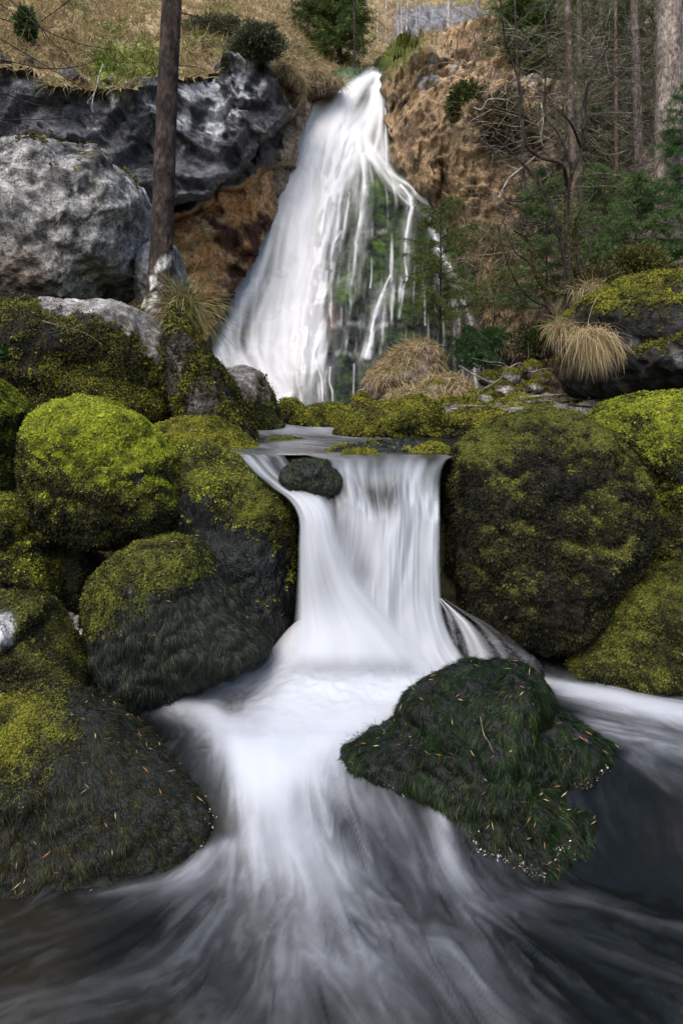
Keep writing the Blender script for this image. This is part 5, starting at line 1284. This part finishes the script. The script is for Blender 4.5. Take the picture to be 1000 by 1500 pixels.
# tall spruces whose dim crowns fill the top corner
for i, (x, yb, Y, H, R, lab) in enumerate([(880, 230, 17.5, 9, 2.2, 'tall dusky spruce behind the slim pale trunk'), (800, 130, 20.5, 6.5, 2.0, 'tall dusky spruce above the white rock patch'), (960, 260, 16.5, 9, 2.2, 'tall dusky spruce behind the stoutest trunk')]):
    conifer('tall_spruce', lab, x, yb, Y, H, R, 660 + i, .09, .06, 75, (.075, .09, .045), (.14, .165, .08), .10, 5, bark=((.12, .10, .08), (.18, .15, .12)), shape=.25, arc=-.5, ntw=8)

# the forked bare tree
rng = np.random.RandomState(77)
bt = empty('bare_tree', W(815, 500, 9.6), 'forked bare dark tree with mossy foot leaning over the straw grass', 'tree')
LIMBS = [([(812, 505), (808, 480), (825, 455), (833, 420), (832, 370), (829, 320), (831, 275), (838, 250)], 12, 6),
         ([(838, 250), (848, 225), (853, 190), (855, 150), (865, 110), (882, 80), (905, 50)], 6, 2), ([(853, 190), (860, 160), (855, 120), (862, 95)], 3, 1), ([(838, 250), (820, 200), (800, 170), (798, 130), (800, 60), (795, -10)], 5, 1.5),
         ([(850, 215), (835, 180), (815, 160), (803, 152)], 4, 2), ([(831, 275), (822, 240), (795, 232), (772, 215), (765, 180), (762, 130), (748, 85), (738, 50), (732, -10)], 6, 2),
         ([(833, 420), (820, 350), (805, 300), (785, 262), (760, 235), (740, 215), (722, 200)], 7, 2), ([(785, 262), (775, 290), (745, 296), (735, 305)], 3, 1), ([(820, 350), (800, 330), (775, 325), (760, 330)], 3, 1),
         ([(825, 430), (800, 425), (785, 405), (778, 370), (770, 350), (752, 338)], 7, 2), ([(785, 405), (775, 385), (755, 370), (745, 350), (735, 320)], 4, 1), ([(815, 475), (800, 450), (780, 440), (760, 420), (745, 390), (735, 360), (728, 330)], 4, 1), ([(795, 450), (770, 450), (745, 435), (730, 410)], 3, 1),
         ([(872, 445), (850, 400), (845, 350), (842, 320)], 10, 4), ([(872, 450), (858, 430), (846, 405), (838, 395)], 12, 7)]
mt = MB(); mbr = MB(); mo = MB()
for i, (pts, w0, w1) in enumerate(LIMBS):
    n = len(pts); dz = np.cumsum(rng.normal(size=n) * .07)
    if i in (0,): dz *= .3
    P = [W(x, y, 9.6 + (0 if j == 0 else dz[j])) for j, (x, y) in enumerate(pts)]
    V, Q, C = trunk_mesh(P, np.linspace(w0, w1, n) * 9.6 / F / 2, 8, .05, 700 + i, (.022, .017, .014), (.055, .045, .035), n=n * 6)
    (mt if i in (0, 13, 14) else mbr).add(V, Q, C)
    dead_twigs(mbr, P[1:] if n > 2 else P, None, 9, .75, rng, (.04, .033, .028), -.1, r0=.005)
    if i in (0, 9, 13, 14):
        Pm, Nm = sample(V, Q, vnormals(V, Q), 500, rng); Dm = nrm(Nm + rng.normal(size=Nm.shape) * .6)
        lv, lf = leaf_quads(Pm, Dm.astype(f32), np.full(500, .035), .3, rng); mo.add(lv, lf, np.repeat(palcol('yellow', 500, rng, np.full(500, .35)), 4, 0))
mt.build('trunk', M_BARK, bt); mbr.build('crown', M_BARK, bt); mo.build('moss', M_MOSS, bt, False)

# pale contorted dead boughs
def bough(name, label, lines, Y, w0, c, seed, cat='branch', tw=0, tl=.4):
    rng = np.random.RandomState(seed); mb = MB(); root = None
    allp = []
    for pts, w in lines:
        dz = np.cumsum(rng.normal(size=len(pts)) * .04)
        P = [W(x, y, Y + dz[j]) for j, (x, y) in enumerate(pts)]; allp.append(P)
        m = len(pts) * 6
        V, Q = tube(catmull(P, m), np.linspace(w, w * .35, m) * Y / F / 2, 5)
        cc = mixc(np.array(c) * .6, c, ss(-.2, .2, fbm(V, 9, 3, seed)))
        mb.add(V, Q, cc)
        if tw: dead_twigs(mb, P, None, tw, tl, rng, tuple(np.array(c) * .8), 0., r0=w * Y / F / 2 * .4)
    o = mb.build(name, M_BARK); return tag(o, label, cat)
bough('dead_branch', 'pale bleached bough curling over the rust cliff', [([(693, 158), (705, 160), (715, 146), (740, 146), (752, 152)], 3), ([(730, 290), (745, 262), (765, 245), (785, 228), (790, 222)], 3.4), ([(722, 105), (718, 130), (722, 150)], 2.5), ([(792, 150), (795, 175), (792, 205), (803, 225)], 2.2)], 11.5, 3, (.34, .31, .27), 801, tw=2, tl=.3)
bough('dead_branch', 'grey crooked driftwood bough lying across the rubble', [([(672, 536), (700, 552), (725, 560), (745, 540), (762, 532), (775, 545), (800, 540), (828, 548)], 4), ([(745, 540), (735, 532), (715, 530), (690, 524)], 2.4), ([(725, 560), (700, 575), (690, 590)], 2.2), ([(760, 532), (755, 555), (765, 570)], 2)], 9.3, 4, (.20, .17, .14), 802, tw=3, tl=.25)
bough('twig_spray', 'thin dark leafless twigs reaching in from the corner of the frame', [([(-60, -60), (15, 0), (60, 40), (110, 62), (170, 74)], 2.6), ([(120, -20), (100, 2), (62, 30), (48, 42)], 2), ([(38, 8), (75, 60), (100, 80), (107, 95)], 2), ([(-80, 20), (0, 57), (60, 92), (126, 132)], 2.4), ([(-80, 85), (0, 88), (65, 100), (110, 98), (150, 86)], 2.4), ([(-80, 110), (0, 135), (60, 155), (130, 168)], 2.6), ([(-80, 172), (0, 175), (60, 175), (115, 171)], 2), ([(-80, 165), (0, 178), (45, 190), (90, 200)], 2.2), ([(-60, 20), (0, 27), (30, 36), (80, 40)], 2), ([(60, 40), (68, 62), (84, 95)], 1.3), ([(-60, -30), (20, 20), (50, 60), (62, 75)], 1.6)], 6.2, 2.5, (.035, .028, .025), 803, tw=3, tl=.22)
bough('fallen_log', 'grey fallen log lying on the cliff brow below the light green spruce', [([(679, 60), (700, 50), (722, 40)], 9)], 24.5, 9, (.22, .20, .18), 804, cat='log')
bough('fallen_log', 'second shorter log angled down beside the grey one', [([(702, 120), (722, 95), (738, 66)], 5), ([(706, 70), (722, 64), (736, 62)], 6)], 21.0, 6, (.15, .12, .10), 805, cat='log')
bough('dead_root', 'white forked root hanging from the grassy cliff edge', [([(152, 94), (146, 110), (142, 128), (138, 138), (134, 160)], 3), ([(138, 138), (130, 148), (128, 152)], 2)], 14.2, 3, (.36, .33, .29), 806)
bough('fallen_log', 'straight pale log behind the massive boulder at the rubble', [([(758, 583), (800, 580), (835, 577)], 7)], 8.9, 7, (.32, .29, .25), 807, cat='log')

# ------------------------------------------------------------------ grasses
def straw(P, N, L, w, rng, c0, c1, fall=-.5, dirv=(0, 0, 0), seg=3, green=0., spread=.7, bend=-.35):
    n = len(P)
    D0 = nrm(N * .6 + np.array(dirv, f32) + rng.normal(size=P.shape) * spread + np.array([0, 0, .35]))
    bd = np.array([0, 0, bend], f32) * (.3 + 1.3 * rng.rand(n, 1)) + np.array(dirv, f32) * .1 + rng.normal(size=(n, 3)) * .10
    V, Fs, m = blades(P.astype(f32), D0.astype(f32), L * (.5 + rng.rand(n)), np.full(n, w), bd, rng, seg)
    C = mixc(c0, c1, rng.rand(n) ** .8) * np.exp(rng.normal(size=(n, 1)) * .15)
    if green is not 0:
        g = rng.rand(n) < green; C[g] = np.array([.10, .15, .02], f32) * np.exp(rng.normal(size=(g.sum(), 1)) * .3)
    return V, Fs, np.repeat(C.astype(f32), m, 0)
rng = np.random.RandomState(900)
ST0, ST1 = (.21, .15, .075), (.50, .40, .22)
# straw slope
hx, hy = PXY(HV)
wgt = ((hx > -60) & (hx < 1050) & (hy > -40) & (hy < 175)).astype(f32)
dd_ = HV[:, 1]; wgt = wgt / (dd_ ** 2) * 300
wgt *= 1 - .93 * polymask(hx, hy, OUTC, 6, 8)
P, N = sample(HV, HF, HN, 60000, rng, wgt)
px, py = PXY(P)
cl_ = fbm(P, 1.1, 3, 911, .6)
kp = cl_ > -.25; P, N, px, py, cl_ = P[kp], N[kp], px[kp], py[kp], cl_[kp]
gr = ss(.0, .35, fbm(P, .6, 4, 213, .6)) * .5 + polymask(px, py, [(120, 130), (150, 60), (235, 50), (240, 130)], 14, 12) * .6
V, Fs, C = straw(P, N, .36, .010, rng, ST0, ST1, dirv=(0, -.5, -.3), green=gr)
tag(mesh('dry_grass', V, Fs, M_GRASS, Col=C), kind='stuff', label='straw coloured winter grass on the slope above the cliffs')
# grass beard along the left cliff edge
cx_, cy_ = PXY(CV); e = cy_ - edge_y(cx_)
wg = ss(14, 0, e) * ss(-25, -5, e) * ((cx_ > -40) & (cx_ < 445)); wg = wg * ss(-.1, .2, fbm(CV, .9, 3, 915) + .25 * ss(200, 130, np.abs(cx_ - 200)))
P, N = sample(CV, CF, CN, 20000, rng, wg)
px, py = PXY(P); g = (ss(60, 20, np.abs(px - 195)) * .85 + .1)
V, Fs, C = straw(P, N, .36, .006, rng, ST0, ST1, dirv=(0, -.5, -.2), green=g, bend=-.8)
tag(mesh('hanging_grass', V, Fs, M_GRASS, Col=C), kind='stuff', label='green and straw grass hanging over the edge of the dark cliff')
# tufts on the rust cliff
wg = ss(.22, .4, fbm(RV, .8, 4, 917, .6)) * ((PXY(RV)[0] > 560) & (PXY(RV)[0] < 1000))
P, N = sample(RV, RF, RN, 3500, rng, wg)
V, Fs, C = straw(P, N, .4, .010, rng, ST0, ST1, dirv=(0, -.4, -.3), green=.25, bend=-.6)
tag(mesh('cliff_grass', V, Fs, M_GRASS, Col=C), kind='stuff', label='dry tufts and weeds clinging to the rust coloured cliff')

def tuft(name, label, cx, cy, Y, wpx, hpx, n, L, w, fall, seed, green=.05, cols=(ST0, ST1), dirv=(0, -.6, 0), bend=-.5, cat='grass tuft'):
    rng = np.random.RandomState(seed)
    P = W(cx + rng.normal(size=n) * wpx * .35, cy + rng.normal(size=n) * hpx * .3, Y + rng.normal(size=n) * .08)
    N = nrm(rng.normal(size=P.shape) * .5 + np.array([0, -.4, .5]))
    V, Fs, C = straw(P, N, L, w, rng, *cols, dirv=dirv, green=green, bend=bend, seg=4)
    return tag(mesh(name, V, Fs, M_GRASS, Col=C), label, cat)
tuft('grass_tuft', 'long straw tuft hanging from the foot of the lichened trunk', 268, 452, 7.6, 26, 26, 900, .62, .0038, 0, 921, .3, (( .13, .10, .045), (.36, .29, .15)), (.25, -.35, 0), -.5)
tuft('grass_tuft', 'big straw beard drooping from the overhanging rock', 866, 488, 6.75, 36, 18, 1500, .33, .0026, 0, 922, .04, dirv=(0, -.5, -1.1), bend=-.6)
tuft('grass_tuft', 'smaller straw clump on the shoulder of the overhanging rock', 822, 480, 7.6, 22, 14, 600, .24, .003, 0, 923, .1, dirv=(-.3, -.5, .1), bend=-.6)
tuft('grass_tuft', 'straw clump behind the mossy roof of the overhanging rock', 868, 425, 8.6, 34, 14, 500, .26, .003, 0, 924, .15, dirv=(-.2, -.5, .1), bend=-.5)
# grass mounds
def mound(label, outl, Y, D, n, L, seed, extra=None):
    root, P, Fc, N = boulder('grass_mound', label, 'mound', outl, Y, D, sub=6, seed=seed, lump=.08, rough=.05, pal=[(.14, .10, .07), (.30, .26, .22), (.06, .045, .03)], white=.35, kind='r')
    rng = np.random.RandomState(seed)
    px, py = PXY(P)
    wg = ss(-.1, .6, N[:, 2] + fbm(P, 1.5, 4, seed) * 1.5) * ss(.6, .2, N[:, 1])
    if extra: wg = wg * extra(px, py)
    Q, M = sample(P, Fc, N, n, rng, wg)
    V, Fs, C = straw(Q, M, L, .006, rng, ST0, ST1, dirv=(-.15, -.4, -.6), green=.06, bend=-.55, spread=.9)
    mesh('grass', V, Fs, M_GRASS, root, Col=C)
mound('rounded mound thatched with straw grass at the foot of the dripping rock', [(530, 575), (534, 552), (558, 535), (585, 508), (615, 498), (640, 506), (650, 540), (655, 590), (590, 604), (535, 598)], 12.0, .9, 9000, .19, 931)
mound('low brown mound under the slender spruce pole', [(608, 570), (630, 553), (665, 550), (690, 568), (700, 600), (640, 606), (610, 596)], 10.6, .5, 4500, .17, 932)
mound('small straw covered hump just behind the broad moss dome', [(560, 590), (575, 575), (605, 568), (632, 575), (640, 596), (600, 602)], 9.6, .35, 3500, .15, 933)
mound('straw hummock at the waterfall notch', [(405, 120), (420, 108), (450, 104), (480, 112), (505, 118), (500, 132), (460, 150), (430, 150)], 22.8, .8, 3500, .45, 934)
mound('straw hummock hanging beneath the juniper on the dark cliff', [(395, 110), (412, 96), (432, 104), (448, 122), (440, 140), (415, 130)], 20.2, .6, 2500, .45, 935)

def bush(name, label, cx, cy, Y, rx, ry, n, s, c0, c1, seed, w=.18, tw=60):
    rng = np.random.RandomState(seed); c = W(cx, cy, Y); R = np.array([rx * Y / F, (rx + ry) * .5 * Y / F, ry * Y / F])
    root = empty(name, c - np.array([0, 0, R[2]]), label, 'bush')
    d = nrm(rng.normal(size=(n, 3))); r = rng.rand(n, 1) ** .45
    lob = 1 + .8 * fbm(d.astype(f32), 2.2, 3, seed, .6)[:, None]
    P = c + d * r * R * lob
    k = fbm(P, 2.5 / R.max(), 3, seed + 3) > -.22; P = P[k]; d = d[k]
    D = nrm(d + rng.normal(size=P.shape) * .6 + np.array([0, 0, .3]))
    V, Q = leaf_quads(P.astype(f32), D.astype(f32), s * np.exp(rng.normal(size=len(P)) * .3), w, rng)
    C = mixc(c0, c1, ss(-.3, .4, fbm(P, 2 / R.max(), 3, seed + 5)) * .6 + rng.rand(len(P)) * .4)
    mesh('foliage', V, Q, M_NEEDLE, root, False, Col=np.repeat(C, 4, 0))
    mb = MB(); b = c - np.array([0, 0, R[2]])
    for i in range(tw):
        e = c + nrm(rng.normal(size=3)) * R * rng.rand() ** .3; m = (b + e) / 2 + rng.normal(size=3) * R * .15
        V, Q = tube(catmull([b, m, e], 7), np.linspace(.012, .003, 7), 3); mb.add(V, Q, (.05, .035, .025))
    mb.build('foliage_stems', M_BARK, root)
bush('juniper_bush', 'dark grey green juniper on the brow of the black cliff', 376, 64, 18.8, 40, 22, 20000, .07, (.045, .055, .03), (.13, .14, .08), 941)
bush('juniper_bush', 'long dark juniper sprawl behind the near trunk', 318, 46, 20.5, 50, 15, 16000, .07, (.05, .06, .03), (.14, .14, .07), 942)
bush('juniper_bush', 'olive juniper cushion on the rust cliff face', 684, 152, 18.4, 26, 30, 7000, .10, (.035, .045, .012), (.10, .11, .03), 943)
bush('juniper_bush', 'brownish airy bush beside the olive cushion', 735, 175, 17.6, 34, 34, 4500, .11, (.05, .04, .018), (.11, .095, .04), 944)
bush('juniper_bush', 'small green bush on the straw slope under the corner twigs', 38, 38, 15.6, 12, 22, 3500, .09, (.02, .05, .01), (.07, .12, .02), 945)
bush('juniper_bush', 'mossy undergrowth bush at the foot of the slim pale trunk', 935, 385, 10.8, 40, 24, 9000, .05, (.05, .05, .015), (.13, .13, .03), 946)
bush('juniper_bush', 'tangled olive bush between forked tree and mossy roof', 880, 412, 10.2, 34, 22, 7000, .05, (.05, .045, .018), (.12, .11, .035), 947)
bush('bramble_bush', 'purple brown twiggy bush on the straw thatched mound', 585, 572, 10.6, 28, 14, 1200, .04, (.06, .03, .022), (.10, .06, .04), 948, tw=220)
bush('leafy_sprig', 'small glossy green sprig at the frame edge on the wide boulder', 8, 518, 6.2, 10, 8, 160, .05, (.03, .08, .02), (.08, .18, .05), 949, w=.3, tw=8)
bush('juniper_bush', 'dull green saplings hiding the foot of the rust cliff', 790, 500, 13.0, 46, 26, 5000, .06, (.03, .045, .014), (.09, .11, .03), 950, tw=120)

# leafless brushwood on the wooded slope: nobody could count it
mb = MB(); rng = np.random.RandomState(960)
for i in range(1500):
    x = rng.uniform(690, 1010); y = rng.uniform(40, 400); Y = rng.uniform(12.5, 16.5)
    if x < 760 and rng.rand() < .5: continue
    p = W(x, y, Y).astype(float); a = rng.uniform(0, 2 * np.pi); d = np.array([math.cos(a), math.sin(a) * .5, rng.uniform(-.6, .7)]); l = rng.uniform(.4, 1.7); pts = [p]
    for s in range(4):
        d = d + rng.normal(size=3) * .22; d /= np.linalg.norm(d); pts.append(pts[-1] + d * l / 4)
    c = (.24, .21, .18) if rng.rand() < .3 else ((.15, .12, .09) if rng.rand() < .6 else (.09, .08, .05))
    V, Q = tube(catmull(pts, 8), np.linspace(.007, .0025, 8), 3); mb.add(V, Q, c)
for i in range(500):
    x = rng.uniform(640, 860); y = rng.uniform(330, 540); Y = rng.uniform(12.5, 16)
    p = W(x, y, Y).astype(float); d = np.array([rng.normal() * .4, 0, 1.]); l = rng.uniform(.3, 1.1); pts = [p]
    for s in range(4):
        d = d + rng.normal(size=3) * .2; d /= np.linalg.norm(d); pts.append(pts[-1] + d * l / 4)
    V, Q = tube(catmull(pts, 7), np.linspace(.006, .002, 7), 3); mb.add(V, Q, (.13, .075, .045) if rng.rand() < .7 else (.25, .2, .15))
tag(mb.build('brushwood', M_BARK), kind='stuff', label='leafless tangled twigs over the wooded slope')

# ------------------------------------------------------------------ litter on the wet rocks
def litter(name, label, polys, n, L, w, cols, seed, targets):
    rng = np.random.RandomState(seed); mb = MB()
    for (P, Fc, N), poly, nn in targets:
        wg = ss(.1, .5, N[:, 2]) * (N[:, 1] < .3)
        if poly: wg = wg * (polydist(*PXY(P), poly) > 0)
        Q, M = sample(P, Fc, N, nn, rng, wg)
        if not len(Q): continue
        T = nrm(np.cross(M, rng.normal(size=M.shape)) + M * rng.normal(size=(len(M), 1)) * .25)
        V, Fq = leaf_quads((Q + M * .018).astype(f32), T.astype(f32), L * (.5 + rng.rand(len(Q))), w, rng)
        c = np.array(cols, f32)[rng.randint(0, len(cols), len(Q))]; mb.add(V, Fq, np.repeat(c, 4, 0))
    return tag(mb.build(name, M_GRASS, None, False), kind='stuff', label=label)
S_ = SURF
A_ = S_['dome of combed dark green moss standing midstream below the cascade']; B_ = S_['lower lobe of combed dark moss in front of the midstream dome']
C_ = S_['large dark boulder in the near water with yellow moss corner and stray needles']; D_ = S_['sloping boulder draped in wet dark moss with olive leafy crown']
litter('fallen_needles', 'tan and orange needles and leaf scraps strewn on the wet moss', None, 0, .028, .07, [(.42, .27, .12), (.5, .38, .2), (.30, .13, .05), (.2, .12, .06)], 970, [(A_, None, 120), (B_, None, 70), (C_, None, 170), (D_, None, 60)])
# froth and scraps caught along the waterline
mb = MB(); rng = np.random.RandomState(971)
for (P, Fc, N), n, sel in [(A_, 700, lambda x, y: (x > 770) | ((x < 640) & (x > 480) & (rng.rand(len(x)) < .35))), (B_, 1100, lambda x, y: x > 690), (C_, 500, lambda x, y: (x < 90) | ((x > 150) & (rng.rand(len(x)) < .4)))]:
    wz = lower_z(P[:, 1], 0) + .008
    wg = np.exp(-((P[:, 2] - wz) / .008) ** 2) * (N[:, 1] < .3)
    Q, M = sample(P, Fc, N, n, rng, wg)
    if not len(Q): continue
    x, y = PXY(Q); k = sel(x, y) & (fbm(Q, 4, 3, 972) > -.02); Q, M = Q[k], M[k]
    Q = Q + M * (.003 + .015 * rng.rand(len(Q), 1)) * np.array([1, 1, .15]) + rng.normal(size=Q.shape) * .004
    Dn = nrm(rng.normal(size=Q.shape) + np.array([0, 0, .4]))
    V, Fq = leaf_quads(Q.astype(f32), Dn.astype(f32), .005 + .011 * rng.rand(len(Q)) ** 2, .2, rng)
    c = np.array([(.62, .60, .58), (.7, .7, .72), (.42, .24, .12), (.55, .45, .36)], f32)[rng.randint(0, 4, len(Q))]
    mb.add(V, Fq, np.repeat(c, 4, 0))
tag(mb.build('froth', M_GRASS, None, False), kind='stuff', label='white froth and leaf scraps caught at the waterline of the dark rocks')
bough('twig', 'thin pale twig stuck in the combed moss of the midstream dome', [([(703, 1050), (708, 1075), (716, 1088), (722, 1102)], 1.8)], 2.68, 2, (.5, .4, .28), 973, cat='twig')
bough('root', 'thin exposed root lying across the wide boulder flank', [([(62, 470), (90, 478), (125, 488), (150, 505)], 2.4), ([(105, 482), (118, 476), (130, 470)], 1.6)], 6.15, 2, (.18, .14, .10), 974, cat='root')
# ------------------------------------------------------------------ camera, light
cd = bpy.data.cameras.new('camera'); cam = bpy.data.objects.new('camera', cd); COL.objects.link(cam)
cam.location = (0, 0, CH); cam.rotation_euler = (math.radians(90), 0, 0)
cd.sensor_fit = 'VERTICAL'; cd.sensor_height = 36; cd.lens = 24; cd.shift_y = -.1; cd.clip_end = 1000; cd.clip_start = .05
SC.camera = cam
w = bpy.data.worlds.new('World'); SC.world = w; w.use_nodes = True
nt = w.node_tree; bg = nt.nodes['Background']; sky = nt.nodes.new('ShaderNodeTexSky')
sky.sky_type = 'NISHITA'; sky.sun_disc = False
EL, AZ = math.radians(52), math.radians(-155)
sky.sun_elevation = EL; sky.sun_rotation = AZ; sky.air_density = 1.; sky.dust_density = 2.5; sky.ozone_density = .6
bg.inputs['Strength'].default_value = .15; nt.links.new(sky.outputs[0], bg.inputs[0])
ld = bpy.data.lights.new('sun', 'SUN'); sun = bpy.data.objects.new('sun', ld); COL.objects.link(sun)
ld.energy = 1.1; ld.angle = math.radians(60); ld.color = (1, .94, .84)
d = Vector((math.cos(EL) * math.sin(AZ), math.cos(EL) * math.cos(AZ), math.sin(EL)))
sun.rotation_euler = d.to_track_quat('Z', 'Y').to_euler()
SC.view_settings.view_transform = 'Standard'; SC.view_settings.look = 'None'; SC.view_settings.gamma = 1
SC.view_settings.exposure = .90
SC.cycles.max_bounces = 6; SC.cycles.transparent_max_bounces = 12; SC.cycles.diffuse_bounces = 4
SC.cycles.use_denoising = True
